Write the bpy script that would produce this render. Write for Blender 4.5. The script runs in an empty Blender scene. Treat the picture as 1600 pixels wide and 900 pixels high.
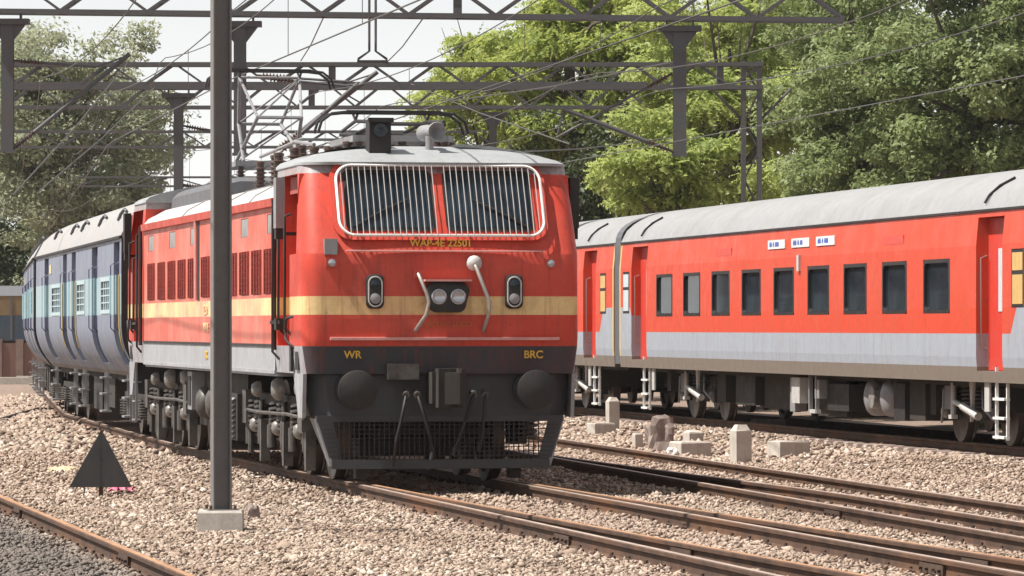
import bpy, math, random
import numpy as np
from mathutils import Vector, Matrix

# ------------------------------------------------------------------ camera, sky, sun, exposure
SC = bpy.context.scene
COL = SC.collection
CAM_Z = 1.70
cam_d = bpy.data.cameras.new('camera')
cam = bpy.data.objects.new('camera', cam_d); COL.objects.link(cam)
cam.location = (0, 0, CAM_Z); cam.rotation_euler = (math.radians(90), 0, 0)
cam_d.sensor_width = 36.0; cam_d.lens = 157.5
cam_d.shift_y = 0.03875
cam_d.clip_start = 0.5; cam_d.clip_end = 6000
SC.camera = cam

SUN_EL = math.radians(59)
SH = Vector((-0.974, -0.228, 0)).normalized()
SUN_DIR = Vector((SH.x*math.cos(SUN_EL), SH.y*math.cos(SUN_EL), math.sin(SUN_EL)))
world = bpy.data.worlds.new('World'); SC.world = world; world.use_nodes = True
wn = world.node_tree.nodes; wl = world.node_tree.links
for n in list(wn): wn.remove(n)
w_out = wn.new('ShaderNodeOutputWorld'); w_bg = wn.new('ShaderNodeBackground'); w_sky = wn.new('ShaderNodeTexSky')
w_sky.sky_type = 'NISHITA'; w_sky.sun_disc = False
w_sky.sun_elevation = SUN_EL; w_sky.sun_rotation = math.atan2(SH.x, SH.y)
w_sky.air_density = 1.0; w_sky.dust_density = 0.2; w_sky.ozone_density = 1.0
w_hsv = wn.new('ShaderNodeHueSaturation'); w_hsv.inputs['Saturation'].default_value = 0.12
wl.new(w_sky.outputs[0], w_hsv.inputs['Color']); wl.new(w_hsv.outputs[0], w_bg.inputs['Color'])
w_bg.inputs['Strength'].default_value = 0.086
wl.new(w_bg.outputs[0], w_out.inputs['Surface'])

sun_d = bpy.data.lights.new('sun', 'SUN'); sun_d.energy = 5.0; sun_d.angle = math.radians(0.55); sun_d.color = (1.0, 0.955, 0.88)
sun = bpy.data.objects.new('sun', sun_d); COL.objects.link(sun)
sun.rotation_euler = SUN_DIR.to_track_quat('Z', 'Y').to_euler(); sun.location = (-20, 20, 40)
SC.view_settings.view_transform = 'Standard'; SC.view_settings.look = 'None'
SC.view_settings.exposure = 0.78; SC.view_settings.gamma = 1.0
SC.render.engine = 'CYCLES'
SC.cycles.use_denoising = True; SC.cycles.use_adaptive_sampling = True; SC.cycles.adaptive_threshold = 0.02
SC.cycles.max_bounces = 5; SC.cycles.transparent_max_bounces = 8
SC.cycles.sample_clamp_indirect = 6.0

# ------------------------------------------------------------------ helpers
R = random.Random(7)
NP = np.random.default_rng(11)
PI = math.pi

class MB:
    """collects shapes for one mesh"""
    def __init__(s): s.v = []; s.f = []; s.m = []
    def add(s, vs, fs, mi=0):
        o = len(s.v); s.v += [tuple(v) for v in vs]
        for f in fs: s.f.append(tuple(i+o for i in f)); s.m.append(mi)
        return s
    def box(s, x0, x1, y0, y1, z0, z1, mi=0):
        return s.add([(x0,y0,z0),(x1,y0,z0),(x1,y1,z0),(x0,y1,z0),(x0,y0,z1),(x1,y0,z1),(x1,y1,z1),(x0,y1,z1)],
                     [(0,3,2,1),(4,5,6,7),(0,1,5,4),(1,2,6,5),(2,3,7,6),(3,0,4,7)], mi)
    def cbox(s, c, d, mi=0): return s.box(c[0]-d[0]/2, c[0]+d[0]/2, c[1]-d[1]/2, c[1]+d[1]/2, c[2]-d[2]/2, c[2]+d[2]/2, mi)
    def cyl(s, p0, p1, r0, r1=None, n=10, mi=0, cap=True):
        r1 = r0 if r1 is None else r1
        p0 = Vector(p0); p1 = Vector(p1); d = (p1-p0).normalized()
        a = d.orthogonal().normalized(); b = d.cross(a)
        vs = [p0+(a*math.cos(2*PI*i/n)+b*math.sin(2*PI*i/n))*r0 for i in range(n)] + [p1+(a*math.cos(2*PI*i/n)+b*math.sin(2*PI*i/n))*r1 for i in range(n)]
        fs = [(i,(i+1)%n,n+(i+1)%n,n+i) for i in range(n)]
        if cap: fs += [tuple(range(n-1,-1,-1)), tuple(range(n,2*n))]
        return s.add(vs, fs, mi)
    def tube(s, pts, r, n=6, mi=0):
        pts = [Vector(p) for p in pts]; rings = []
        ref = None
        for i, p in enumerate(pts):
            t = (pts[min(i+1,len(pts)-1)]-pts[max(i-1,0)]).normalized()
            if ref is None: ref = t.orthogonal().normalized()
            a = (ref - t*ref.dot(t)).normalized(); b = t.cross(a); ref = a
            rr = r[i] if isinstance(r, (list, tuple)) else r
            rings.append([p+(a*math.cos(2*PI*k/n)+b*math.sin(2*PI*k/n))*rr for k in range(n)])
        return s.loft(rings, closed=True, mi=mi, caps=True)
    def loft(s, rings, closed=True, mi=0, caps=False):
        n = len(rings[0]); vs = [v for r_ in rings for v in r_]; fs = []
        for k in range(len(rings)-1):
            for i in range(n if closed else n-1):
                j = (i+1) % n
                fs.append((k*n+i, k*n+j, (k+1)*n+j, (k+1)*n+i))
        if caps: fs += [tuple(range(n-1,-1,-1)), tuple((len(rings)-1)*n+i for i in range(n))]
        return s.add(vs, fs, mi)
    def lathe(s, origin, axis, prof, n=14, mi=0):
        o = Vector(origin); d = Vector(axis).normalized(); a = d.orthogonal().normalized(); b = d.cross(a)
        rings = [[o+d*h+(a*math.cos(2*PI*k/n)+b*math.sin(2*PI*k/n))*max(r,1e-4) for k in range(n)] for h, r in prof]
        return s.loft(rings, True, mi, True)
    def prism(s, poly, axis, a0, a1, mi=0):
        """poly: 2D points; axis 'x': (y,z) extruded in x; 'y': (x,z); 'z': (x,y)"""
        def P(p, a): return (a,p[0],p[1]) if axis == 'x' else ((p[0],a,p[1]) if axis == 'y' else (p[0],p[1],a))
        return s.loft([[P(p,a0) for p in poly],[P(p,a1) for p in poly]], True, mi, True)
    def mesh(s, name, mats, smooth=None):
        me = bpy.data.meshes.new(name); me.from_pydata([tuple(v) for v in s.v], [], s.f)
        for m in (mats if isinstance(mats, (list, tuple)) else [mats]): me.materials.append(m)
        if any(s.m): me.polygons.foreach_set('material_index', s.m)
        fixnormals(me)
        if smooth:
            me.polygons.foreach_set('use_smooth', [True]*len(me.polygons))
            me.set_sharp_from_angle(angle=math.radians(smooth))
        me.update(); return me
    def build(s, name, mats, parent=None, smooth=None, loc=None, rot=None):
        return link(name, s.mesh(name, mats, smooth), parent, loc, rot)

def fixnormals(me):
    import bmesh
    bm = bmesh.new(); bm.from_mesh(me); bmesh.ops.recalc_face_normals(bm, faces=bm.faces); bm.to_mesh(me); bm.free()

def link(name, me, parent=None, loc=None, rot=None, scale=None):
    o = bpy.data.objects.new(name, me); COL.objects.link(o)
    if parent is not None: o.parent = parent
    if loc is not None: o.location = loc
    if rot is not None: o.rotation_euler = rot
    if scale is not None: o.scale = scale
    return o
def tag(o, label=None, cat=None, group=None, kind=None):
    if label: o['label'] = label
    if cat: o['category'] = cat
    if group: o['group'] = group
    if kind: o['kind'] = kind
    return o
def empty(name, loc=(0,0,0), rz=0.0, **k):
    o = bpy.data.objects.new(name, None); COL.objects.link(o); o.location = loc; o.rotation_euler = (0,0,rz)
    o.empty_display_size = 0.2
    return tag(o, **k) if k else o
def copy_tree(o, parent=None):
    c = o.copy(); COL.objects.link(c); c.parent = parent
    for ch in list(o.children): copy_tree(ch, c)
    return c
def mark_text(body, size, mat, parent, loc, facing, name='lettering', extrude=0.003, align='CENTER'):
    cu = bpy.data.curves.new('lettering', 'FONT'); cu.body = body; cu.size = size; cu.extrude = extrude
    cu.align_x = align; cu.align_y = 'CENTER'; cu.offset = size*0.022
    t = bpy.data.objects.new('tmp', cu); COL.objects.link(t)
    dg = bpy.context.evaluated_depsgraph_get()
    me = bpy.data.meshes.new_from_object(t.evaluated_get(dg)); bpy.data.objects.remove(t)
    me.materials.clear(); me.materials.append(mat)
    ax = {'front': ((0,1,0),(0,0,1),(1,0,0)), 'side': ((1,0,0),(0,0,1),(0,-1,0))}[facing]
    M = Matrix((ax[0], ax[1], ax[2])).transposed().to_4x4()
    me.transform(Matrix.Translation(loc) @ M)
    return link(name, me, parent)
def rrect(w, h, r, n=5):
    """rounded rectangle, half sizes, counter-clockwise"""
    pts = []
    for cx, cy, a0 in ((w-r,h-r,0),(-(w-r),h-r,90),(-(w-r),-(h-r),180),(w-r,-(h-r),270)):
        for i in range(n+1):
            a = math.radians(a0+90*i/n); pts.append((cx+r*math.cos(a), cy+r*math.sin(a)))
    return pts

# ------------------------------------------------------------------ materials
class NT:
    def __init__(s, name):
        s.mat = bpy.data.materials.new(name); s.mat.use_nodes = True
        s.t = s.mat.node_tree; s.b = s.t.nodes['Principled BSDF']; s.out = s.t.nodes['Material Output']
    def n(s, typ, **k):
        x = s.t.nodes.new(typ)
        for a, b in k.items(): setattr(x, a, b)
        return x
    def l(s, a, b): s.t.links.new(a, b)
    def math(s, op, a, b=None, clamp=False):
        x = s.n('ShaderNodeMath', operation=op); x.use_clamp = clamp
        for i, v in enumerate((a, b)):
            if v is None: continue
            if hasattr(v, 'links'): s.l(v, x.inputs[i])
            else: x.inputs[i].default_value = v
        return x.outputs[0]
    def mix(s, fac, a, b, blend='MIX'):
        x = s.n('ShaderNodeMix', data_type='RGBA', blend_type=blend); x.clamp_factor = True
        for i, v in ((0, fac), (6, a), (7, b)):
            if hasattr(v, 'links'): s.l(v, x.inputs[i])
            elif i == 0: x.inputs[0].default_value = v
            else: x.inputs[i].default_value = (*v[:3], 1)
        return x.outputs[2]
    def noise(s, scale, vec=None, detail=4, rough=0.6, dist=0.0):
        x = s.n('ShaderNodeTexNoise'); x.inputs['Scale'].default_value = scale; x.inputs['Detail'].default_value = detail
        x.inputs['Roughness'].default_value = rough; x.inputs['Distortion'].default_value = dist
        if vec is not None: s.l(vec, x.inputs['Vector'])
        return x.outputs[0]
    def ramp(s, fac, stops):
        x = s.n('ShaderNodeValToRGB'); s.l(fac, x.inputs[0]); e = x.color_ramp.elements
        while len(e) < len(stops): e.new(0.5)
        for i, (p, c) in enumerate(stops): e[i].position = p; e[i].color = (*c, 1) if len(c) == 3 else c
        return x.outputs[0]
    def coord(s, which='Object'):
        return s.n('ShaderNodeTexCoord').outputs[which]
    def scaled(s, vec, sc):
        m = s.n('ShaderNodeMapping'); s.l(vec, m.inputs['Vector']); m.inputs['Scale'].default_value = sc; return m.outputs[0]
    def finish(s, col, rough=0.5, metal=0.0, bump=None, bstr=0.2, bdist=0.01, spec=0.5):
        if hasattr(col, 'links'): s.l(col, s.b.inputs['Base Color'])
        else: s.b.inputs['Base Color'].default_value = (*col[:3], 1)
        if hasattr(rough, 'links'): s.l(rough, s.b.inputs['Roughness'])
        else: s.b.inputs['Roughness'].default_value = rough
        s.b.inputs['Metallic'].default_value = metal
        s.b.inputs['Specular IOR Level'].default_value = spec
        if bump is not None:
            bn = s.n('ShaderNodeBump'); bn.inputs['Strength'].default_value = bstr; bn.inputs['Distance'].default_value = bdist
            s.l(bump, bn.inputs['Height']); s.l(bn.outputs[0], s.b.inputs['Normal'])
        return s.mat

def worn(name, c, rough=0.6, metal=0.0, dirt=(0.12,0.09,0.07), amt=0.45, scale=3.0, streak=True, bump=0.15):
    k = NT(name); co = k.coord()
    n1 = k.noise(scale, co, 6, 0.65)
    f = k.ramp(n1, [(0.42,(0,0,0)),(0.72,(1,1,1))])
    col = k.mix(k.math('MULTIPLY', f, amt), c, dirt)
    if streak:
        n2 = k.noise(4.0, k.scaled(co, (5,5,0.35)), 4, 0.6)
        g = k.ramp(n2, [(0.5,(0,0,0)),(0.75,(1,1,1))])
        col = k.mix(k.math('MULTIPLY', g, amt*0.6), col, dirt)
    n3 = k.noise(scale*9, co, 3, 0.5)
    col = k.mix(0.25, col, k.ramp(n3, [(0.3,(0.55,0.55,0.55)),(0.7,(1,1,1))]), 'MULTIPLY')
    rr = k.ramp(n1, [(0.3,(max(rough-0.12,0.05),)*3),(0.7,(min(rough+0.2,1),)*3)])
    return k.finish(col, rr, metal, n3, bump, 0.004)

def livery(name, steps, rough=0.45, dirt=(0.16,0.10,0.07), amt=0.35, lav=None, fade=None, front=None):
    """steps: [(z_from, colour), ...] painted bands by height, plus grime"""
    k = NT(name); co = k.coord()
    sep = k.n('ShaderNodeSeparateXYZ'); k.l(co, sep.inputs[0]); z = sep.outputs[2]
    wob = k.math('MULTIPLY', k.math('SUBTRACT', k.noise(6, co, 2), 0.5), 0.006)
    zz = k.math('ADD', z, wob)
    col = None
    for zf, c in steps:
        if col is None: rgb = k.n('ShaderNodeRGB'); rgb.outputs[0].default_value = (*c, 1); col = rgb.outputs[0]
        else: col = k.mix(k.math('GREATER_THAN', zz, zf), col, c)
    if lav:   # coach ends where the lower colour sweeps up along a slanted edge
        x0, z0, slope, zmax, c, (ex, ec) = lav
        ax = k.math('ABSOLUTE', sep.outputs[0])
        edge = k.math('MINIMUM', k.math('ADD', k.math('MULTIPLY', k.math('SUBTRACT', ax, x0), slope), z0), zmax)
        m = k.math('MULTIPLY', k.math('GREATER_THAN', ax, x0), k.math('MULTIPLY', k.math('LESS_THAN', z, edge), k.math('GREATER_THAN', z, steps[1][0])))
        col = k.mix(m, col, c)
        m2 = k.math('MULTIPLY', k.math('GREATER_THAN', ax, ex), k.math('GREATER_THAN', z, steps[1][0]))
        col = k.mix(m2, col, ec)
    if fade:  # sun-bleached paint in patches
        fz, fc, fa = fade
        fn = k.ramp(k.noise(0.9, co, 5, 0.6), [(0.40,(0,0,0)),(0.68,(1,1,1))])
        up = k.math('MULTIPLY', k.math('GREATER_THAN', z, fz), fa)
        col = k.mix(k.math('MULTIPLY', fn, up), col, fc)
    if front: # dark paint on the buffer beam across the front
        fx_, fz, fc = front
        col = k.mix(k.math('MULTIPLY', k.math('GREATER_THAN', sep.outputs[0], fx_), k.math('LESS_THAN', z, fz)), col, fc)
    n1 = k.noise(2.2, co, 7, 0.68)
    f = k.ramp(n1, [(0.45,(0,0,0)),(0.75,(1,1,1))])
    col = k.mix(k.math('MULTIPLY', f, amt*0.7), col, dirt)
    n4 = k.noise(9, k.scaled(co, (1,1,0.6)), 6, 0.7)
    col = k.mix(k.math('MULTIPLY', k.ramp(n4, [(0.62,(0,0,0)),(0.70,(1,1,1))]), amt*0.8), col, dirt)
    n2 = k.noise(5.0, k.scaled(co, (3.5,3.5,0.22)), 4, 0.6)
    g = k.ramp(n2, [(0.5,(0,0,0)),(0.78,(1,1,1))])
    col = k.mix(k.math('MULTIPLY', g, amt), col, dirt)
    n3 = k.noise(26, co, 4, 0.6)
    col = k.mix(0.22, col, k.ramp(n3, [(0.32,(0.6,0.6,0.6)),(0.68,(1,1,1))]), 'MULTIPLY')
    rr = k.ramp(n1, [(0.3,(rough-0.1,)*3),(0.75,(rough+0.25,)*3)])
    wave = k.math('ADD', k.math('MULTIPLY', k.noise(1.6, co, 2), 1.0), k.math('MULTIPLY', n3, 0.08))
    return k.finish(col, rr, 0, wave, 0.25, 0.02, spec=0.3)

RED = (0.54, 0.056, 0.033); CREAM = (0.72, 0.55, 0.26); GREY = (0.34, 0.35, 0.37)
M = {}
M['loco'] = livery('loco_paint', [(0,GREY),(1.50,(0.56,0.12,0.085)),(1.84,(0.74,0.57,0.30)),(2.04,(0.56,0.12,0.085))], 0.5, fade=(1.5,(0.60,0.24,0.19),0.8))
M['loco_cab'] = livery('loco_cab_paint', [(0,GREY),(1.50,RED),(1.84,CREAM),(2.04,RED),(3.385,(0.30,0.31,0.32))], 0.45, dirt=(0.17,0.045,0.035), amt=0.55, fade=(1.5,(0.60,0.13,0.09),0.35), front=(8.80,1.50,(0.043,0.047,0.055)))  # streaked grime also paints in shadows of the windscreen bars on the nose
M['loco_red'] = worn('loco_red_panel', (0.44,0.095,0.075), 0.55, amt=0.4, dirt=(0.12,0.05,0.05))
M['loco_red2'] = worn('loco_red_trim', RED, 0.45, amt=0.3)
M['pink'] = worn('faded_pink_trim', (0.66,0.30,0.27), 0.6, amt=0.3)
M['loco_roof'] = worn('loco_roof_paint', (0.46,0.45,0.44), 0.5, amt=0.35, scale=1.6, dirt=(0.25,0.23,0.2))
M['cab_roof'] = worn('cab_roof_grey', (0.30,0.31,0.32), 0.5, amt=0.45, scale=1.6, dirt=(0.17,0.17,0.17))
M['skirt'] = worn('front_skirt_grey', (0.040,0.042,0.048), 0.55, amt=0.5, dirt=(0.05,0.04,0.035))
M['skirt_side'] = worn('cab_skirt_grey', (0.34,0.35,0.37), 0.5, amt=0.4)
M['dark'] = worn('dark_metal', (0.022,0.021,0.022), 0.6, 0.2, dirt=(0.05,0.036,0.03), amt=0.6)
M['bogie'] = worn('bogie_grime', (0.026,0.023,0.021), 0.75, 0.1, dirt=(0.06,0.042,0.03), amt=0.7, scale=5)
M['greymetal'] = worn('grey_metal', (0.28,0.28,0.29), 0.5, 0.2, amt=0.4)
M['light'] = worn('light_grey_metal', (0.55,0.54,0.52), 0.45, 0.1, amt=0.35)
M['white'] = worn('white_paint', (0.76,0.75,0.73), 0.5, amt=0.22)
M['dirtylight'] = worn('dirty_light_metal', (0.105,0.095,0.088), 0.5, 0.15, amt=0.9, dirt=(0.03,0.023,0.02), scale=6)
M['capmetal'] = worn('cap_metal', (0.32,0.30,0.28), 0.45, 0.2, amt=0.8, dirt=(0.03,0.023,0.02), scale=6)
M['ventglass'] = worn('dusty_vent_glass', (0.27,0.27,0.265), 0.4, amt=0.5)
M['bars'] = worn('bar_paint', (0.42,0.40,0.39), 0.5, amt=0.3)
M['chrome'] = worn('handrail_steel', (0.42,0.38,0.35), 0.35, 0.6, amt=0.2)
M['black'] = worn('black_rubber', (0.010,0.010,0.011), 0.6, amt=0.2)
M['brown'] = worn('brown_ceramic', (0.065,0.036,0.028), 0.3, amt=0.2, streak=False)
M['yellow'] = worn('yellow_letters', (0.68,0.42,0.05), 0.6, amt=0.25)
M['orange'] = worn('worn_orange_letters', (0.50,0.13,0.035), 0.6, amt=0.5, dirt=(0.45,0.04,0.03))
M['cream'] = worn('cream_letters', (0.75,0.55,0.30), 0.6, amt=0.3, dirt=(0.5,0.08,0.06))
M['brownred'] = worn('signal_red', (0.45,0.02,0.02), 0.5, amt=0.3)
M['wheel'] = worn('wheel_steel', (0.11,0.09,0.08), 0.4, 0.7, amt=0.5)
def glass(name, c, rough=0.06):
    k = NT(name); co = k.coord()
    n = k.noise(1.3, co, 4, 0.6)
    col = k.mix(k.ramp(n, [(0.4,(0,0,0)),(0.7,(1,1,1))]), c, tuple(min(1, x*2.6+0.01) for x in c))
    return k.finish(col, rough, 0, k.noise(0.8, co, 1), 0.06, 0.02, spec=0.4)
M['glass'] = glass('windscreen_glass', (0.008,0.014,0.020))
M['cglass'] = glass('coach_window_glass', (0.008,0.012,0.016), 0.05); M['cglass'].node_tree.nodes['Principled BSDF'].inputs['Specular IOR Level'].default_value = 0.15
M['frost'] = worn('frosted_yellow_glass', (0.62,0.40,0.14), 0.35, amt=0.2)
M['frostblue'] = worn('frosted_pale_glass', (0.55,0.62,0.66), 0.3, amt=0.2)
k = NT('lamp_glass'); M['lamp'] = k.finish((0.42,0.43,0.46), 0.15, 0.6)
M['gantry'] = worn('gantry_steel', (0.075,0.075,0.08), 0.6, 0.2, amt=0.35, dirt=(0.13,0.09,0.07))
M['mast'] = worn('mast_paint', (0.17,0.162,0.16), 0.55, 0.1, amt=0.35, dirt=(0.2,0.16,0.13), scale=2)
M['wire'] = NT('copper_wire').finish((0.10,0.09,0.085), 0.5, 0.5)
M['concrete'] = worn('concrete', (0.50,0.46,0.41), 0.85, amt=0.45, dirt=(0.25,0.21,0.17), scale=6, bump=0.4)
M['signblack'] = worn('sign_black', (0.02,0.02,0.021), 0.6, amt=0.35, dirt=(0.07,0.055,0.045))
M['lhb'] = livery('coach_red_paint', [(0,(0.19,0.16,0.135)),(1.16,(0.33,0.36,0.41)),(1.635,(0.60,0.062,0.026))], 0.42, amt=0.34,
                  lav=(12.33,1.15,1.3,2.12,(0.33,0.36,0.41),(13.98,(0.60,0.45,0.22))), fade=(2.0,(0.68,0.13,0.09),0.3))
M['lhb_red'] = worn('coach_red_trim', (0.60,0.045,0.028), 0.42, amt=0.25)
M['lhb_roof'] = worn('coach_roof_silver', (0.30,0.30,0.305), 0.5, 0.1, amt=0.6, scale=0.9, dirt=(0.19,0.18,0.175))
M['gang'] = worn('gangway_rubber', (0.10,0.105,0.12), 0.6, amt=0.4)
M['blueprint'] = worn('blue_board_letters', (0.06,0.12,0.42), 0.6, amt=0.2, streak=False)
M['icf'] = livery('blue_coach_paint', [(0,(0.15,0.13,0.12)),(1.02,(0.185,0.21,0.275)),(1.90,(0.31,0.41,0.445)),(2.50,(0.185,0.21,0.275))], 0.45, amt=0.3, dirt=(0.22,0.19,0.17))
M['icf_door'] = livery('blue_coach_door_paint', [(0,(0.05,0.06,0.12)),(1.90,(0.30,0.47,0.53)),(2.50,(0.05,0.06,0.12))], 0.45, amt=0.3)
M['icf_roof'] = worn('blue_coach_roof', (0.29,0.285,0.285), 0.6, amt=0.4, scale=1.2, dirt=(0.35,0.31,0.28))
M['icf_yellow'] = worn('ochre_stripe', (0.44,0.30,0.05), 0.6, amt=0.3)
M['icf_light'] = worn('pale_cyan_frame', (0.42,0.53,0.56), 0.5, amt=0.2)

# ------------------------------------------------------------------ track geometry (centre lines as X(d))
LOCO_C = Vector((-2.458, 57.37, 0)); LOCO_U = Vector((0.1908, -0.9816, 0)); LOCO_RZ = math.atan2(LOCO_U.y, LOCO_U.x)
def XA(d): return LOCO_C.x - (d-LOCO_C.y)*0.19438 + 0.026*np.maximum(0,d-66) + 0.05*np.maximum(0,d-89)
def XA2(d):
    t = max(0.0, 64-d)
    return XA(d) + 0.00055*t*t
def XB(d): return 2.83 + (50-d)*0.161
def XC(d): return 7.881 - (d-66.678)*0.1836
def XD(d): return -5.17 + 0.204*(45.2-d) - 0.855
ZC = -0.02

k = NT('rail_rust'); co = k.coord(); n = k.noise(3.5, co, 6, 0.65); n2 = k.noise(0.35, co, 2)
c = k.ramp(n, [(0.3,(0.040,0.023,0.016)),(0.55,(0.085,0.045,0.028)),(0.8,(0.16,0.08,0.04))])
c = k.mix(k.ramp(n2, [(0.55,(0,0,0)),(0.68,(0.5,0.5,0.5))]), c, (0.17,0.075,0.03))
M['rail'] = k.finish(c, 0.8, 0.1, k.noise(40, co, 3), 0.3, 0.004)
k = NT('rail_head'); co = k.coord(); n = k.noise(2.5, co, 5, 0.6)
M['railtop'] = k.finish(k.ramp(n, [(0.3,(0.26,0.19,0.155)),(0.7,(0.44,0.35,0.295))]), 0.55, 0.15)
k = NT('rail_head_rusty'); co = k.coord(); n = k.noise(2.0, co, 6, 0.6)
M['railtop_rusty'] = k.finish(k.ramp(n, [(0.3,(0.25,0.12,0.06)),(0.7,(0.42,0.24,0.13))]), 0.7, 0.1)
M['sleeper'] = worn('sleeper_concrete', (0.40,0.31,0.27), 0.9, amt=0.6, dirt=(0.17,0.11,0.08), scale=5, streak=False, bump=0.5)
M['clip'] = worn('rail_fastening_rust', (0.075,0.042,0.030), 0.8, 0.2, amt=0.4, streak=False)

RAILP = [(-.075,-.156),(.075,-.156),(.075,-.142),(.014,-.122),(.010,-.085),(.012,-.045),(.036,-.036),(.037,-.008),(.028,0),(-.028,0),(-.037,-.008),(-.036,-.036),(-.012,-.045),(-.010,-.085),(-.014,-.122),(-.075,-.142)]
def rail_mesh(fx, off, d0, d1, z=0.0, step=3.0, top='railtop'):
    n = max(2, int((d1-d0)/step)+1); rings = []
    for i in range(n):
        d = d0+(d1-d0)*i/(n-1); e = 0.05
        t = Vector((fx(d+e)-fx(d-e), 2*e, 0)).normalized(); lat = Vector((t.y, -t.x, 0))
        c = Vector((fx(d), d, z)) + lat*off
        rings.append([c + lat*u + Vector((0,0,v)) for u, v in RAILP])
    mb = MB(); mb.loft(rings, True, 0, True); nr = len(RAILP)
    for fi, f in enumerate(mb.f):
        if len(f) == 4 and fi % nr == 8: mb.m[fi] = 1
    return mb.mesh('rail', [M['rail'], M[top]], 35)
def sleeper_mesh(half):
    mb = MB()
    prof = [(-.13,-.30),(.13,-.30),(.11,-.165),(-.11,-.165)]
    rings = [[(p[0]*s_, y, p[1]+dz) for p in prof] for y, s_, dz in ((-half,.96,-.01),(-half+.03,1,0),(half-.03,1,0),(half,.96,-.01))]
    mb.loft(rings, True, 0, True); return mb.mesh('sleeper', M['sleeper'])
def clip_mesh():
    mb = MB(); mb.box(-.07,.07,-.15,.15,-.168,-.157)
    for s_ in (-1, 1):
        mb.cbox((0, s_*.095, -.14), (.11,.055,.045)); mb.cyl((0,s_*.09,-.12),(0,s_*.09,-.085),.016,n=6)
        mb.tube([(-.05,s_*.07,-.125),(-.02,s_*.10,-.105),(.03,s_*.075,-.118),(.05,s_*.10,-.13)], .011, 5)
    return mb.mesh('rail_fastening', M['clip'])
SLP = {1.30: sleeper_mesh(1.30), 1.72: sleeper_mesh(1.72)}; CLIP = clip_mesh()
def fishplate(parent, fx, off, d, z=0):
    mb = MB(); 
    for s_ in (-1,1):
        mb.cbox((0,s_*.026,-.085),(.62,.022,.075))
        for q in (-.24,-.09,.09,.24): mb.cyl((q,s_*.03,-.085),(q,s_*.062,-.085),.017,n=6)
    t = Vector((fx(d+.1)-fx(d-.1), .2, 0)).normalized(); lat = Vector((t.y,-t.x,0)); c = Vector((fx(d),d,z))+lat*off
    mb.build('fishplate', M['clip'], parent, loc=c, rot=(0,0,math.atan2(t.y,t.x)))
def track(label, fx, rails, d0, d1, s0, s1, z=0.0, half=1.30, pitch=0.62, clipmax=62, group='railway tracks', soff=0.0):
    root = empty('railway_track', label=label, cat='railway track', group=group)
    for fxx, off, a, b, top in rails:
        link('rail', rail_mesh(fxx, off, a, b, z, 2.0, top), root)
    d = s0
    while d < s1:
        t = Vector((fx(d+.1)-fx(d-.1), .2, 0)).normalized(); rz = math.atan2(t.y, t.x); lat = Vector((t.y,-t.x,0))
        c = Vector((fx(d), d, z)) + lat*soff
        o = link('sleeper', SLP[half], root, c + Vector((0,0,R.uniform(.012,.03))), (0,0,rz+R.uniform(-.015,.015)))
        if d < clipmax:
            for fxx, off, a, b, top in rails:
                if a < d < b:
                    p = Vector((fxx(d), d, z)) + lat*off
                    link('rail_fastening', CLIP, root, p, (0,0,rz+PI*R.randint(0,1)))
        d += pitch*abs(t.y)
    return root
G = 0.873
trA = track('railway track with doubled rails running out from under the red locomotive', XA,
      [(XA,-G,15,140,'railtop'),(XA,G,15,140,'railtop'),(XA2,-G,15,62,'railtop_rusty'),(XA2,G,15,62,'railtop_rusty')], 15,140,23,75, half=1.72, clipmax=56, soff=0.15)
trB = track('empty railway track between the locomotive and the concrete blocks', XB,
      [(XB,-G,15,150,'railtop'),(XB,G,15,150,'railtop'),(lambda d: XB(d)-0.79+0.68*min(1.0,max(0.0,(62-d)/15.5))**1.3,0,15,62,'railtop')], 15,150,27,75, clipmax=62)
trC = track('railway track under the red and grey passenger coaches', XC,
      [(XC,-G,15,170,'railtop'),(XC,G,15,170,'railtop')], 15,170,50,95, z=ZC, clipmax=0)
trD = track('rusty railway track cut off by the lower corner beside the black triangle sign', XD,
      [(XD,-G,15,85,'railtop_rusty'),(XD,G,15,85,'railtop_rusty')], 15,85,22,60, z=-0.01, clipmax=48)
for fx, off, d, p in ((XA,-G,38.0,trA),(XA2,-G,35.6,trA),(XA2,G,41.5,trA),(XA2,G,33.6,trA),(XA,G,33.0,trA),(XB,-G,43.0,trB),(XD,G,43.2,trD),(XD,G,34.4,trD)): fishplate(p, fx, off, d)

# ------------------------------------------------------------------ ground and ballast
def ground_z(x, y):
    """height of the ground: low between track beds, shallow mounds"""
    g = -0.215 + 0.03*np.sin(x*0.9+y*0.13)*np.sin(y*0.31+1.0) + 0.015*np.sin(x*2.3+y*0.7)
    # bank between the locomotive's track and the corner track
    mid = (XA_np(y)+XD_np(y))/2
    g = g + 0.10*np.exp(-((x-mid)/1.1)**2)
    # gap between the empty track and the coaches
    mid2 = (XB_np(y)+XC_np(y))/2
    g = g - 0.03*np.exp(-((x-mid2)/1.2)**2)
    for fx, half in ((XA_np,2.0),(XB_np,1.75),(XD_np,1.7)):
        a = np.abs(x-fx(y)); w = 1/(1+np.exp((a-half)*5)); g = g*(1-w)+(-0.140+0.022*np.sin(x*3.1+y*1.3)*np.sin(y*0.9))*w
    return g
XA_np = XA
def XB_np(d): return 2.83 + (50-d)*0.161
def XC_np(d): return 7.881 - (d-66.678)*0.1836
def XD_np(d): return -5.17 + 0.204*(45.2-d) - 0.855

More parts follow.
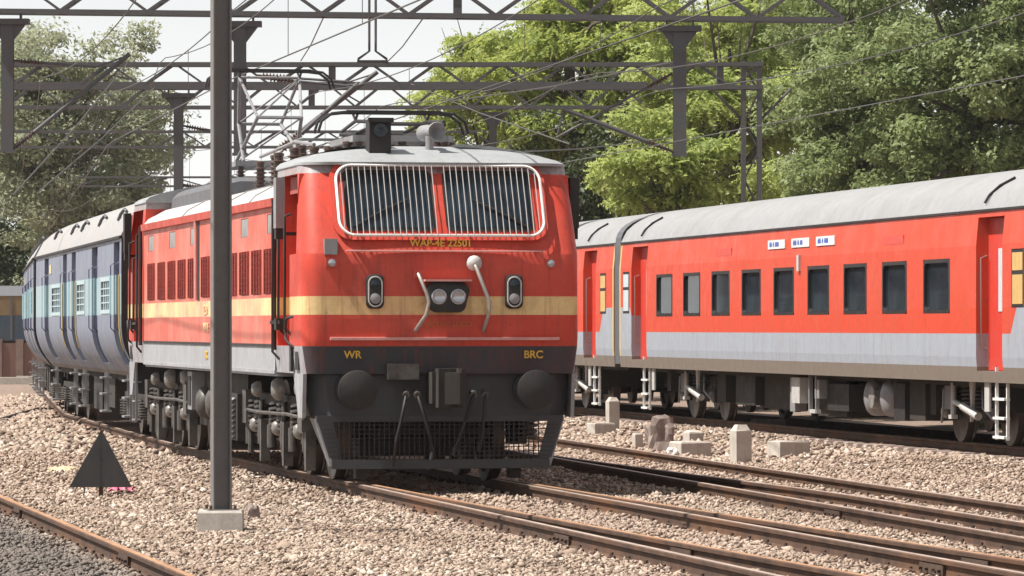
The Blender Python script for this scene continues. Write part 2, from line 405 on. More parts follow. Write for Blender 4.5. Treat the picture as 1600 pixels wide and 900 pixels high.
def ballast_colour(k, per_stone):
    pos = k.n('ShaderNodeNewGeometry').outputs['Position']
    sep = k.n('ShaderNodeSeparateXYZ'); k.l(pos, sep.inputs[0]); x, y = sep.outputs[0], sep.outputs[1]
    def lat(fx0, slope):   # signed distance from a track's centre line
        return k.math('SUBTRACT', x, k.math('ADD', k.math('MULTIPLY', y, -slope), fx0))
    big = k.noise(0.55, pos, 5, 0.6)
    med = k.noise(3.0, pos, 4, 0.6)
    if per_stone:
        r = k.n('ShaderNodeNewGeometry').outputs['Random Per Island']
        base = k.ramp(r, [(0.0,(0.11,0.080,0.060)),(0.25,(0.25,0.185,0.140)),(0.55,(0.37,0.282,0.220)),(0.85,(0.45,0.36,0.29)),(1.0,(0.58,0.50,0.43))])
    else:
        base = k.ramp(k.noise(22, pos, 5, 0.7), [(0.3,(0.10,0.07,0.055)),(0.5,(0.25,0.18,0.14)),(0.72,(0.40,0.30,0.24))])
    col = k.mix(k.ramp(big, [(0.42,(0,0,0)),(0.68,(0.7,0.7,0.7))]), base, (0.25,0.175,0.13))
    # rust and brake dust lie thick around the running rails
    def band(fx0, slope, wide, amount, dust):
        a = k.math('ABSOLUTE', lat(fx0, slope))
        edge = k.math('ADD', wide, k.math('MULTIPLY', k.math('SUBTRACT', med, 0.5), 1.1))
        m = k.math('MULTIPLY', k.math('SUBTRACT', 1.0, k.math('DIVIDE', a, edge), True), 2.2, True)
        return m, amount, dust
    for m, am, du in (band(LOCO_C.x+LOCO_C.y*0.19438+0.25, 0.19438, 1.75, 0.42, (0.32,0.23,0.18)),
                      band(2.83+50*0.161, 0.161, 1.55, 0.42, (0.32,0.23,0.18)),
                      band(7.881+66.678*0.1836, 0.1836, 1.5, 0.6, (0.12,0.09,0.075)),
                      band(-5.17+0.204*45.2-1.15, 0.204, 1.5, 0.86, (0.115,0.10,0.092))):
        col = k.mix(k.math('MULTIPLY', m, am), col, du)
    return col, med
k = NT('ground_ballast'); col, med = ballast_colour(k, False)
pos = k.n('ShaderNodeNewGeometry').outputs['Position']
M['ground'] = k.finish(col, 0.95, 0, k.noise(24, pos, 5, 0.75), 1.0, 0.05)
k = NT('ballast_stone'); col, med = ballast_colour(k, True)
M['stone'] = k.finish(col, 0.9, 0, k.noise(60, k.coord(), 3), 0.4, 0.01)

def np_mesh(name, verts, faces, mat):
    """faces: (n,3) or (n,4) int array"""
    me = bpy.data.meshes.new(name); nf, w = faces.shape
    me.vertices.add(len(verts)); me.vertices.foreach_set('co', np.asarray(verts, dtype=np.float32).ravel())
    me.loops.add(nf*w); me.loops.foreach_set('vertex_index', faces.astype(np.int32).ravel())
    me.polygons.add(nf); me.polygons.foreach_set('loop_start', np.arange(0, nf*w, w, dtype=np.int32))
    me.polygons.foreach_set('loop_total', np.full(nf, w, dtype=np.int32))
    me.materials.append(mat); me.update(calc_edges=True); me.validate(); return me

xs = np.unique(np.concatenate([np.array([-600,-250,-120,-70,-45,-32]), np.arange(-24,24.01,0.5), np.array([32,45,70,120,250,600])]))
ys = np.unique(np.concatenate([np.array([-100,-40,0,12]), np.arange(18,110.01,0.5), np.arange(112,200,8), np.array([240,320,500,900,1400])]))
gx, gy = np.meshgrid(xs, ys); gz = ground_z(gx, gy)
near = (np.abs(gx) <= 24) & (gy <= 110) & (gy >= 18)
gz = np.where(near, gz, -0.22)
vv = np.stack([gx.ravel(), gy.ravel(), gz.ravel()], 1); nx = len(xs); ny = len(ys)
ii, jj = np.meshgrid(np.arange(nx-1), np.arange(ny-1)); a = (jj*nx+ii).ravel()
ff = np.stack([a, a+1, a+1+nx, a+nx], 1)
gm = np_mesh('ground', vv, ff, M['ground']); gm.polygons.foreach_set('use_smooth', [True]*len(gm.polygons))
tag(link('ground', gm), kind='structure')

# ballast: broken stones lying loose, built as real geometry
BASE = np.array([[1,.1,0],[-1,-.1,.1],[.1,1,0],[-.1,-1,0],[.25,.2,.85],[-.2,-.1,-.9]], dtype=np.float64)
BF = np.array([[0,2,4],[2,1,4],[1,3,4],[3,0,4],[2,0,5],[1,2,5],[3,1,5],[0,3,5]])
def stones(n, fx0, fx1, d0, d1, smin, smax, zoff=0.0):
    d = NP.uniform(d0, d1, n)
    u = NP.uniform(0, 1, n); lo = fx0(d); hi = fx1(d); x = lo+(hi-lo)*u
    keep = np.ones(n, bool)
    for fx, extra in ((XA_np,0),(XB_np,0),(XC_np,0),(XD_np,0)):
        L_ = np.abs(np.abs((x-fx(d))*0.983)-G); keep &= L_ > 0.085
    t = np.maximum(0, 64-d); A2 = XA_np(d)+0.00055*t*t
    keep &= ~((np.abs(np.abs((x-A2)*0.983)-G) < 0.085) & (d < 62))
    for fx, half in ((XA_np,1.75),(XB_np,1.3),(XD_np,1.3)):       # thinner on the sleepers
        on = np.abs(x-fx(d)) < half; keep &= ~(on & (NP.random(n) < 0.25))
    d = d[keep]; x = x[keep]; n = len(d)
    s = NP.uniform(smin, smax, n)**1.0
    sc = np.stack([s*NP.uniform(.75,1.35,n), s*NP.uniform(.6,1.1,n), s*NP.uniform(.45,.95,n)], 1)
    P = BASE[None]*NP.uniform(.7,1.25,(n,6,1))*sc[:,None,:] + NP.normal(0,.16,(n,6,3))*s[:,None,None]
    a = NP.uniform(0,2*np.pi,n); ca, sa = np.cos(a), np.sin(a); tl = NP.normal(0,.5,n); ct, st = np.cos(tl), np.sin(tl)
    X, Y, Z = P[...,0], P[...,1], P[...,2]
    Y2 = Y*ct[:,None]-Z*st[:,None]; Z2 = Y*st[:,None]+Z*ct[:,None]
    X3 = X*ca[:,None]-Y2*sa[:,None]; Y3 = X*sa[:,None]+Y2*ca[:,None]
    zc = ground_z(x, d)+NP.uniform(0.0,.028,n)+zoff
    V = np.stack([X3+x[:,None], Y3+d[:,None], Z2+zc[:,None]], 2).reshape(-1,3)
    F = (BF[None]+np.arange(n)[:,None,None]*6).reshape(-1,3)
    return V, F
def frus(m): return lambda d: m*d/7000.0
L1 = lambda d: -0.1215*d-0.8
R1 = lambda d: 0.1215*d+0.8
parts = [stones(135000, L1, R1, 24, 46, .014, .033), stones(48000, L1, R1, 46, 66, .018, .040),
         stones(7000, L1, lambda d: XA_np(d)-0.5, 64, 120, .05, .09), stones(7000, XB_np, lambda d: XC_np(d)-0.5, 64, 95, .04, .075),
         stones(700, L1, R1, 25, 60, .045, .075)]
off = 0; VV = []; FF = []
for V, F in parts: VV.append(V); FF.append(F+off); off += len(V)
tag(link('ballast', np_mesh('ballast', np.concatenate(VV), np.concatenate(FF), M['stone'])), 'pinkish broken ballast stones covering the ground between the tracks', 'ballast', kind='stuff')

# ------------------------------------------------------------------ red electric locomotive
loco = empty('electric_locomotive', LOCO_C, LOCO_RZ, label='red electric locomotive with cream stripe and barred windscreen', cat='locomotive')
LEV = [(1.20,8.93,1.50,.20),(1.50,8.98,1.53,.21),(1.60,9.00,1.53,.21),(2.50,8.98,1.53,.21),(2.66,8.91,1.525,.22),(3.05,8.72,1.515,.23),(3.50,8.47,1.485,.24)]
KB = 0.02
def lev(z):
    for a, b in zip(LEV, LEV[1:]):
        if z <= b[0]:
            t = min(1, max(0, (z-a[0])/(b[0]-a[0]))); return [a[i]+(b[i]-a[i])*t for i in (1,2,3)]
    return LEV[-1][1:]
def face_x(y, z): return lev(z)[0]-KB*y*y
def outline(L, w, r, x0, notch, z, n=6, nx=7.92):
    pts = [(x0,-w),(7.02,-w),(7.02,-w+notch),(nx,-w+notch),(nx,-w)]
    fx0 = L-KB*(w-r)**2
    for i in range(n+1):
        a = -PI/2 + (PI/2)*i/n; pts.append((fx0-r+r*math.cos(a), -(w-r)+r*math.sin(a)))
    for q in np.linspace(-(w-r), (w-r), 9)[1:-1]: pts.append((L-KB*q*q, q))
    for i in range(n+1):
        a = (PI/2)*i/n; pts.append((fx0-r+r*math.cos(a), (w-r)+r*math.sin(a)))
    pts += [(nx,w),(nx,w-notch),(7.02,w-notch),(7.02,w),(x0,w)]
    return [(p[0],p[1],z) for p in pts]
def make_cab():
    rings = []
    zs = [1.20,1.50,1.505,1.60,1.85,2.05,2.30,2.50,2.505,2.58,2.66,2.85,3.05,3.25,3.38,3.385,3.50]
    for z in zs:
        L, w, r = lev(z); rings.append(outline(L, w, r, 6.70, (0.22 if z > 2.5 else 0.13) if 1.505 <= z <= 3.38 else 0.0, z, nx=8.42 if 2.5 < z <= 3.38 else 7.92))
    return MB().loft(rings, True, 0, True)
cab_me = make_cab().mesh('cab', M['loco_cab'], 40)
def make_cab_roof():
    rings = []
    for z, L, w, r in ((3.475,8.60,1.50,.40),(3.505,8.61,1.50,.42),(3.55,8.50,1.45,.5),(3.61,8.32,1.28,.55),(3.67,8.0,1.02,.5),(3.715,7.6,.70,.4),(3.735,7.2,.35,.2)):
        rings.append([(max(p[0],6.62), p[1], p[2]) for p in outline(L, w, r, 6.62, 0, z)])
    return MB().loft(rings, True, 0, True)
cab_roof_me = make_cab_roof().mesh('cab_roof', M['cab_roof'], 60)

def face_patch(mb, pts, off, thick=0.02, mi=0):
    """plate lying on the curved front; pts are (y,z)"""
    f = [(face_x(y,z)+off, y, z) for y, z in pts]; b = [(face_x(y,z)+off-thick, y, z) for y, z in pts]
    mb.loft([b, f], True, mi, True)
def shifted(pts, cy, cz): return [(p[0]+cy, p[1]+cz) for p in pts]

def front_end(cab, root, front=True):
    # windscreens
    for s_ in (-1, 1):
        mb = MB(); face_patch(mb, shifted(rrect(.49,.335,.07), s_*.55, 3.085), .012, .03); mb.build('windscreen_rubber', M['black'], cab)
        mb = MB(); face_patch(mb, shifted(rrect(.455,.30,.05), s_*.55, 3.085), .018, .02); mb.build('windscreen_pane', M['glass'], cab)
        mb = MB(); mb.tube([(face_x(s_*.9,2.80)+.035,s_*.95,2.80),(face_x(s_*.6,3.0)+.04,s_*.62,2.98),(face_x(0,3.1)+.04,s_*.35,3.10)], .012, 5); mb.build('wiper', M['black'], cab)
    # brow round the windscreen
    o1 = shifted(rrect(1.19,.435,.20), 0, 3.085); o2 = shifted(rrect(1.14,.385,.17), 0, 3.085); mb = MB()
    A = [(face_x(y,min(z,3.5))-.01, y, z) for y, z in o1]; B = [(face_x(y,min(z,3.5))+.055, y, z) for y, z in o1]
    C = [(face_x(y,min(z,3.5))+.05, y, z) for y, z in o2]; D = [(face_x(y,z)-.01, y, z) for y, z in o2]
    mb.loft([A,B,C,D], True); mb.build('windscreen_surround', M['loco_red2'], cab, 50)
    # protective bars
    fr = shifted(rrect(1.13,.385,.17,7), 0, 3.085)
    ring = [(face_x(y,z)+.12, y, z) for y, z in fr]; ring.append(ring[0]); ring.append(ring[1])
    grille = MB().tube(ring, .017, 6).build('windscreen_grille', M['white'], root, 60)
    nb = 33
    bar = MB(); 
    zt, zb = 3.47, 2.70
    bar.tube([(face_x(0,zb)+.12,0,zb),(face_x(0,3.05)+.12,0,3.05),(face_x(0,zt)+.12,0,zt)], .0052, 5)
    bme = bar.mesh('grille_bar', M['bars'], 60)
    for i in range(nb):
        y = -1.075+2.15*i/(nb-1); 
        if abs(y) < 0.02: continue
        sc = 1.0
        if abs(y) > 0.97: sc = 1-0.30*((abs(y)-.97)/.16)
        o = link('grille_bar', bme, grille, (-KB*y*y + (0.0 if sc == 1 else 0), y, 3.085*(1-sc)), None, (1,1,1))
        if sc != 1:
            b2 = MB(); zt2 = 3.085+.385*sc; zb2 = 3.085-.385*sc
            b2.tube([(face_x(0,z)+.12,0,z) for z in (zb2,3.05,zt2)], .0052, 5); o.data = b2.mesh('grille_bar', M['bars'], 60); o.location = (-KB*y*y, y, 0)
    for y in (-.9,-.3,.3,.9):
        MB().cyl((face_x(y,2.72)+.12,y,2.705),(face_x(y,2.72)-.02,y,2.70),.011,n=5).build('grille_bracket', M['white'], grille)
    # rail and ledge
    mb = MB(); mb.tube([(face_x(y,2.53)+.05,y,2.53) for y in np.linspace(-1.07,1.12,9)], .011, 5)
    for y in (-1.0,-.33,.35,1.05): mb.cyl((face_x(y,2.53)+.05,y,2.53),(face_x(y,2.53)-.02,y,2.53),.009,n=5)
    mb.build('front_rail', M['pink'], root)
    mb = MB(); n_ = 13; ys_ = np.linspace(-1.24,1.28,n_)
    mb.loft([[(face_x(y,1.58)+.045,y,1.565),(face_x(y,1.58)+.045,y,1.595),(face_x(y,1.58)-.02,y,1.60),(face_x(y,1.58)-.02,y,1.56)] for y in ys_], True, 0, True)
    mb.build('front_ledge', M['pink'], root)
    # access panels seen as thin plates on the nose
    for cy in (-.80, .84):
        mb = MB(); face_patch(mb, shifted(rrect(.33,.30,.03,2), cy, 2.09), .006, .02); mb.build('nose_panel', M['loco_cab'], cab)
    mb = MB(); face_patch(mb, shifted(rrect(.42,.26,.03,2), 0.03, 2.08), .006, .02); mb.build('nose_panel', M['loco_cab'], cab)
    # marker lights
    for cy in (-.755, .775):
        h = MB(); pts = rrect(.095,.185,.06); x = face_x(cy,2.09)
        h.loft([[(x-.01,cy+p[0],2.09+p[1]) for p in pts],[(x+.05,cy+p[0],2.09+p[1]) for p in pts],[(x+.06,cy+p[0]*.85,2.09+p[1]*.92) for p in pts]], True, 0, True)
        hl = h.build('marker_light', M['black'], root, 40)
        pts = rrect(.072,.16,.07); rim = [(x+.064,cy+p[0],2.09+p[1]) for p in pts]; rim += rim[:2]
        MB().tube(rim, .009, 5).build('bezel', M['light'], hl)
        for dz, m in ((.075,'glass'),(-.075,'greymetal')):
            MB().lathe((x+.055,cy,2.09+dz),(1,0,0),[(0,.06),(.02,.058),(.03,.03),(.032,.001)],14).build('lens', M[m], hl, 50)
    # twin headlight
    x = face_x(0,2.03); pts = [(p[0]*(1-.15*(p[1]<0)), p[1]) for p in rrect(.235,.165,.10)]
    h = MB(); h.loft([[(x-.02,.03+p[0],2.03+p[1]) for p in pts],[(x+.13,.03+p[0],2.03+p[1]) for p in pts],[(x+.14,.03+p[0]*.93,2.03+p[1]*.9) for p in pts]], True, 0, True)
    hd = h.build('headlight', M['black'], root, 40)
    for cy in (-.075,.135):
        MB().lathe((x+.13,cy,2.035),(1,0,0),[(0,.084),(.025,.084),(.03,.072),(.02,.068),(.012,.045),(.01,.001)],18).build('lamp_reflector', M['lamp'], hd, 50)
    MB().box(x-.02,x+.20,-.235,.275,2.20,2.222).build('hood', M['pink'], hd)
    # curved grab rails beside the headlight
    for sg, y0, z0, zt in ((-1,-.28,2.28,0),(1,.335,2.40,1)):
        xx = face_x(y0,2.1)
        pts = [(xx+.03,y0,z0),(xx+.10,y0+.01,z0-.05),(xx+.13,y0+(.07 if sg<0 else .11),2.08),(xx+.13,y0+(.10 if sg<0 else .15),1.98),(xx+.12,y0+(.07 if sg<0 else .14),1.84),(xx+.09,y0+(.0 if sg<0 else .11),1.73),(xx+.0,y0-(.03 if sg<0 else -.10),1.66)]
        if zt: MB().lathe((xx-.01,y0,z0),(1,0,0),[(0,.085),(.05,.085),(.075,.06),(.09,.03),(.092,.001)],14).build('rail_boss', M['light'], root, 50)
        else: MB().cbox((xx+.01,y0,z0),(.05,.09,.09)).build('rail_boss', M['loco_red2'], root)
        MB().tube(pts, .022, 7).build('grab_rail', M['chrome'], root, 60)
    # small fittings on the nose
    x = face_x(-1.2,2.57)
    MB().box(x-.05,x+.06,-1.30,-1.16,2.49,2.66).build('junction_box', M['greymetal'], root)
    for y in (-1.22, 1.19):
        x = face_x(y,2.40)-.01; f = MB().cbox((x,y,2.40),(.06,.13,.10)).build('flasher_mount', M['loco_red2'], root)
        MB().lathe((x+.03,y,2.40),(1,0,0),[(0,.042),(.02,.04),(.03,.02),(.032,.001)],12).build('flasher_lens', M['lamp'], f, 50)
    # lettering
    mark_text('WAP-4E 22501', .108, M['yellow'], root, (face_x(.3,2.615)+.018,-.02,2.615), 'front')
    mark_text('WR', .115, M['yellow'], root, (face_x(1.0,1.40)+.02,-.99,1.405), 'front')
    mark_text('BRC', .115, M['yellow'], root, (face_x(1.0,1.40)+.02,1.00,1.405), 'front')
    mark_text('ELECTRIC LOCO', .075, M['orange'], root, (face_x(.3,1.72)+.012,.03,1.735), 'front')
    # roof horn, box lamp
    h = MB(); h.box(8.02,8.30,-.70,-.46,3.62,3.99); h.box(8.30,8.36,-.72,-.44,3.95,4.0); h.build('roof_lamp_box', M['black'], root)
    MB().lathe((8.30,-.58,3.86),(1,0,0),[(0,.075),(.03,.08),(.035,.05),(.02,.01)],14).build('lamp_reflector', M['glass'], root, 50)
    h = MB(); h.lathe((7.75,.0,3.86),(1,.12,0),[(0,.09),(.15,.09),(.3,.045),(.42,.06),(.50,.105),(.51,.10),(.40,.03),(.39,.001)],16); h.cyl((8.0,.02,3.66),(8.0,.02,3.82),.045,n=8)
    h.build('horn', M['greymetal'], root, 50)

def buffers_and_guard(root):
    # headstock, buffers, coupler, hoses
    sk = MB()
    def ring(z, L, w, x0=8.15):
        return [(x0,-w,z),(L-.22,-w,z),(L-.04,-w+.20,z),(L,-w*.55,z),(L+.01,0,z),(L,w*.55,z),(L-.04,w-.20,z),(L-.22,w,z),(x0,w,z)]
    sk.loft([ring(1.195,8.82,1.47),ring(.98,8.82,1.45),ring(.74,8.84,1.40)], True, 0, True)
    for i, f in enumerate(sk.f):
        pass
    skirt = sk.build('front_skirt', M['skirt'], root, 30)
    # recessed dark pocket plates behind the buffers
    for cy in (-.98, .98):
        b = MB(); b.lathe((8.80,cy,1.03),(1,0,0),[(0,.19),(.06,.19),(.07,.12),(.22,.12),(.23,.085),(.40,.085),(.41,.19),(.43,.215),(.45,.212),(.465,.17),(.475,.001)],24)
        bo = b.build('buffer', M['black'], root, 40)
    for s_ in (-1,1):   # pale grey cheeks of the cab skirt
        c = MB(); w = 1.505
        c.prism([(8.05,1.20),(8.78,1.20),(8.70,.72),(8.42,.72)], 'y', s_*w-(.04 if s_>0 else -.0), s_*w+(.0 if s_>0 else .04))
        c.build('skirt_cheek', M['skirt_side'], root)
        c = MB(); c.loft([[(8.42,s_*1.38,.715),(8.78,s_*1.38,.715),(8.78,s_*1.34,.715),(8.42,s_*1.34,.715)],[(8.74,s_*1.22,.20),(8.84,s_*1.22,.20),(8.84,s_*1.18,.20),(8.74,s_*1.18,.20)]], True, 0, True); c.build('guard_stay', M['greymetal'], root)
        MB().box(8.30,8.55,s_*1.512-.012,s_*1.512+.012,1.24,1.47).build('step_pocket', M['black'], root)
        MB().box(8.02,8.16,s_*1.535-.012,s_*1.535+.012,1.22,1.50).build('step_pocket', M['black'], root)
    c = MB(); c.box(8.85,9.25,-.17,.17,.88,1.22); c.box(9.20,9.42,-.13,.12,.84,1.26); c.prism([(9.40,.0),(9.62,-.10),(9.66,.06),(9.52,.12),(9.42,.12)], 'z', .88, 1.22); c.cyl((9.5,.1,.84),(9.5,.1,1.26),.05,n=8)
    c.build('coupler', M['bogie'], root, 40)
    MB().box(8.9,9.06,-.62,-.28,1.14,1.31).build('cable_socket_box', M['dirtylight'], root)
    for y0, y1, zz in ((-.42,-.55,.28),(-.30,-.12,.35),(.32,.12,.40),(.45,.40,.45)):
        h = MB(); h.tube([(8.92,y0,1.02),(9.06,y0,.98),(9.10,y0+(y1-y0)*.4,.75),(9.06,y0+(y1-y0)*.8,.5),(9.02,y1,zz)], .019, 7)
        h.cyl((9.02,y1,zz),(9.02,y1-.02,zz-.08),.027,n=8)
        ho = h.build('brake_hose', M['black'], root, 60)
        MB().cyl((8.98,y0,1.0),(9.07,y0,.97),.04,n=8).build('hose_cock', M['dirtylight'], ho)
    # cattle guard: bent plates and a mesh of rods
    g = MB()
    def gx(z): return 8.80-.02*(.74-z)
    g.prism([(8.70,-1.20),(8.86,-1.20),(8.90,-.5),(8.91,0),(8.90,.5),(8.86,1.20),(8.70,1.20)], 'z', .17, .27)
    g.prism([(8.70,-1.36),(8.82,-1.36),(8.86,-.5),(8.87,0),(8.86,.5),(8.82,1.36),(8.70,1.36)], 'z', .68, .745)
    for s_ in (-1,1): g.prism([(s_*1.20,.2),(s_*1.36,.72),(s_*1.20,.72),(s_*1.06,.2)], 'x', 8.80, 8.83)
    guard = g.build('cattle_guard', M['skirt'], root, 30)
    r_ = MB()
    for y in np.arange(-1.12,1.13,.055):
        w = .012 if abs(y) < 1.15 else .01
        r_.cbox((8.865-.02*abs(y), y, .475), (.012,.012,.42))
    for z in np.arange(.31,.68,.048):
        hw = 1.18+.14*(z-.2)/.5
        r_.tube([(8.855-.03,-hw,z),(8.872,-.5,z),(8.88,0,z),(8.872,.5,z),(8.855-.03,hw,z)], .0065, 4)
    r_.build('guard_mesh', M['dark'], guard)
    for y in (-.86,.84):
        MB().box(8.55,8.75,y-.06,y+.06,.06,.22).build('rail_guard', M['bogie'], root)

def cab_side(cab, root):
    # doors, mirrors and handrails on both sides of one cab
    for s_ in (-1,1):
        yd = s_*1.29
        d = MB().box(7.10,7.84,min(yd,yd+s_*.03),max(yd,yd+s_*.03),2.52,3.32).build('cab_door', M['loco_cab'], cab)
        if s_ < 0 or True:
            mb = MB(); w0 = MB().box(7.22,7.72,min(yd+s_*.03,yd+s_*.04),max(yd+s_*.03,yd+s_*.04),2.62,3.16); w0.build('door_window', M['glass'], cab)
        MB().box(7.06,7.88,s_*1.39-.01,s_*1.39+.01,3.19,3.376).build('door_header', M['loco_red'], cab)
        # mirror
        y = s_*1.60; mx = 7.60 if s_ < 0 else 8.18
        mr = MB(); mr.loft([[(mx+px*.10,y+py*.05,z) for px,py in ((-1,-1),(1,-1),(1,1),(-1,1))] for z in (2.80,2.86,3.28,3.36)], True, 0, True)
        mo = mr.build('rear_view_mirror', M['greymetal' if s_ < 0 else 'black'], root, 30)
        m2 = MB(); m2.cbox((mx,s_*1.60,2.74),(.13,.09,.12)); m2.cyl((mx,s_*1.30,2.74),(mx,s_*1.6,2.74),.02,n=6); m2.build('mirror_bracket', M['black'], root)
        for xx, z0, z1 in ((7.0,1.35,3.05),(7.46,1.62,2.72),(7.96,1.62,2.95)):
            h = MB(); yy = s_*1.59
            h.tube([(xx,s_*1.52,z1),(xx,yy,z1-.03),(xx,yy,(z0+z1)/2),(xx,yy,z0+.08),(xx+.05,s_*1.52,z0)], .016, 6)
            h.build('door_handrail', M['dark'], root, 60)
        h = MB(); h.tube([(8.20,s_*1.52,1.83),(8.16,s_*1.60,1.80),(8.08,s_*1.60,1.70),(8.10,s_*1.60,1.58),(8.24,s_*1.58,1.52),(8.26,s_*1.5,1.46)], .016, 6); h.build('grab_hook', M['dark'], root, 60)
        b = MB(); b.box(6.96,7.72,s_*1.60-.015,s_*1.60+.015,1.74,1.78); b.cbox((7.5,s_*1.58,1.74),(.16,.10,.13)); b.build('step_bracket', M['dark'], root)
        MB().cyl((6.86,s_*1.555,1.45),(6.86,s_*1.555,3.14),.028,n=8).build('drain_pipe', M['dark'], root)

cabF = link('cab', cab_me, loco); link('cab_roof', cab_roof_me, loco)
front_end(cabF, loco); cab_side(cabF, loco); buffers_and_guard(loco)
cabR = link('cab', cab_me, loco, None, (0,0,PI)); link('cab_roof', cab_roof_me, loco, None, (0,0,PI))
# rear cab: same door fittings, mirrored
_before = set(loco.children)
cab_side(cabR, cabR)
for s_ in (-1,1):
    c = MB(); c.prism([(8.05,1.20),(8.78,1.20),(8.70,.72),(8.42,.72)], 'y', s_*1.505-(.04 if s_>0 else 0), s_*1.505+(0 if s_>0 else .04)); c.build('skirt_cheek', M['skirt_side'], cabR)
    MB().box(8.30,8.55,s_*1.512-.012,s_*1.512+.012,1.24,1.47).build('step_pocket', M['black'], cabR)
MB().box(8.2,8.93,-1.44,1.44,.74,1.20).build('rear_skirt', M['skirt'], cabR)

# main body: side walls with louvre openings
def holed_wall(x0, x1, z0, z1, holes, yf, side, depth, extra_z=()):
    """outer skin with real openings; yf(z) gives the half width, side = -1 or +1"""
    xs = sorted({x0, x1} | {h[0] for h in holes} | {h[1] for h in holes})
    zs = sorted({z0, z1} | {h[2] for h in holes} | {h[3] for h in holes} | set(extra_z))
    idx = {}; V = []; F = []
    def vid(x, z, dep):
        key = (round(x,4), round(z,4), dep)
        if key not in idx: idx[key] = len(V); V.append((x, side*(yf(z)-dep), z))
        return idx[key]
    def hole_at(x, z):
        for h in holes:
            if h[0] < x < h[1] and h[2] < z < h[3]: return h
    for a, b in zip(xs, xs[1:]):
        for c_, d_ in zip(zs, zs[1:]):
            hh = hole_at((a+b)/2, (c_+d_)/2)
            if hh is None:
                F.append((vid(a,c_,0), vid(b,c_,0), vid(b,d_,0), vid(a,d_,0)))
            else:
                for (p, q, mx, mz) in (((a,c_),(b,c_),(a+b)/2,c_-1e-3),((a,d_),(b,d_),(a+b)/2,d_+1e-3),((a,c_),(a,d_),a-1e-3,(c_+d_)/2),((b,c_),(b,d_),b+1e-3,(c_+d_)/2)):
                    if hole_at(mx, mz) is None:
                        dp = hh[4] if len(hh) > 4 else depth; F.append((vid(*p,0), vid(*q,0), vid(*q,dp), vid(*p,dp)))
    return V, F
body = MB()
LP = []   # louvre panels
pitch = 0.83
xs_f = [6.28,5.22,4.15,3.07,2.0]; xs_r = [.43,-.97,-2.1,-3.25,-4.45,-5.7]
holes = [(x-.36,x+.36,2.08,2.60) for x in xs_f+xs_r]
vents = [(x-.32,x+.32,2.77,2.99) for x in (6.38,4.1,1.65,-.9,-3.25,-5.8)]
ybody = lambda z: 1.52
for s_ in (-1,1):
    V, F = holed_wall(-6.72, 6.72, 1.20, 3.12, holes+vents, ybody, s_, .016, (1.5,1.84,2.04))
    body.add(V, F)
body.box(-6.72,6.72,-1.498,1.498,1.15,3.10)
bodyo = body.build('body', M['loco'], loco)
# louvre panels: frame with slats, shared meshes
lm = MB(); lm.box(-.358,.358,-.004,.004,-.258,.258)
for i in range(9): lm.add([(-.34,-.006,-.25+.056*i),(.34,-.006,-.25+.056*i),(.34,-.030,-.228+.056*i),(-.34,-.030,-.228+.056*i)],[(0,1,2,3)])
for i in (-.34,-.115,.115,.34): lm.box(i-.012,i+.012,-.036,-.004,-.255,.255)
lme = lm.mesh('louvre_panel', M['loco_red'])
vm = MB(); vm.box(-.315,.315,-.006,.006,-.105,.105); vme = vm.mesh('vent_window', M['ventglass'])
for s_ in (-1,1):
    for h in holes: link('louvre_panel', lme, bodyo, ((h[0]+h[1])/2, s_*1.512, 2.34), (0,0,0 if s_<0 else PI))
    for h in vents: link('vent_window', vme, bodyo, ((h[0]+h[1])/2, s_*1.509, 2.88), (0,0,0))
    g = MB(); g.prism([(s_*1.50,3.06),(s_*1.56,3.07),(s_*1.57,3.16),(s_*1.50,3.17)], 'x', -6.72, 6.72); g.build('gutter', M['loco_red2'], loco)
    MB().box(-6.72,6.72,s_*1.525-.008,s_*1.525+.008,1.485,1.515).build('sill_line', M['dark'], loco)
    MB().cyl((-.50,s_*1.54,2.06),(-.50,s_*1.54,3.08),.025,n=8).build('drain_pipe', M['pink'], loco)
    MB().box(-.40,-.26,s_*1.51-.02,s_*1.51+.012,2.05,3.06).build('door_gap', M['black'], loco)
    MB().box(-6.72,6.72,s_*1.50-.03,s_*1.50+.012,1.18,1.22).build('solebar_lip', M['skirt_side'], loco)
mark_text('22501', .17, M['cream'], loco, (.45,-1.527,2.17-.55+.30), 'side')
mark_text('WAP-4E', .15, M['cream'], loco, (.45,-1.527,1.70), 'side')
mark_text('BRC', .14, M['yellow'], loco, (.5,-1.527,1.35), 'side')

# main roof and equipment
prof = [(-1.50,3.13),(-1.53,3.16),(-1.46,3.24),(-1.22,3.37),(-.85,3.46),(-.4,3.51),(0,3.52),(.4,3.51),(.85,3.46),(1.22,3.37),(1.46,3.24),(1.53,3.16),(1.50,3.13)]
MB().prism(prof, 'x', -6.70, 6.70).build('main_roof', M['loco_roof'], loco, 40)
for x in (-2.0, 2.2, 4.6):
    MB().loft([[(x-.03,y*1.004,z+.014) for y,z in prof],[(x+.03,y*1.004,z+.014) for y,z in prof]], True, 0, True).build('roof_seam', M['loco_roof'], loco)
fp = [(-1.18,3.30),(-1.16,3.52),(-1.08,3.60),(-.9,3.64),(.9,3.64),(1.08,3.60),(1.16,3.52),(1.18,3.30)]
f = MB(); f.loft([[(x,y*s_,3.3+(z-3.3)*h) for y,z in fp] for x,s_,h in ((-6.60,.96,.30),(-6.55,.98,.75),(-6.35,1,1.0),(-5.5,1,1.06),(-1.2,1,1.06),(-1.1,.98,.9))], True, 0, True); f.build('roof_fairing', M['gang'], loco, 30)
INS = [(0,.09),(.03,.09),(.035,.05)]
for i in range(5): INS += [(.05+.05*i,.05),(.06+.05*i,.085),(.07+.05*i,.085),(.08+.05*i,.05)]
INS += [(.31,.05),(.32,.06),(.35,.06),(.36,.02)]
ime = MB().lathe((0,0,0),(0,0,1),INS,10).mesh('roof_insulator', M['brown'], 40)
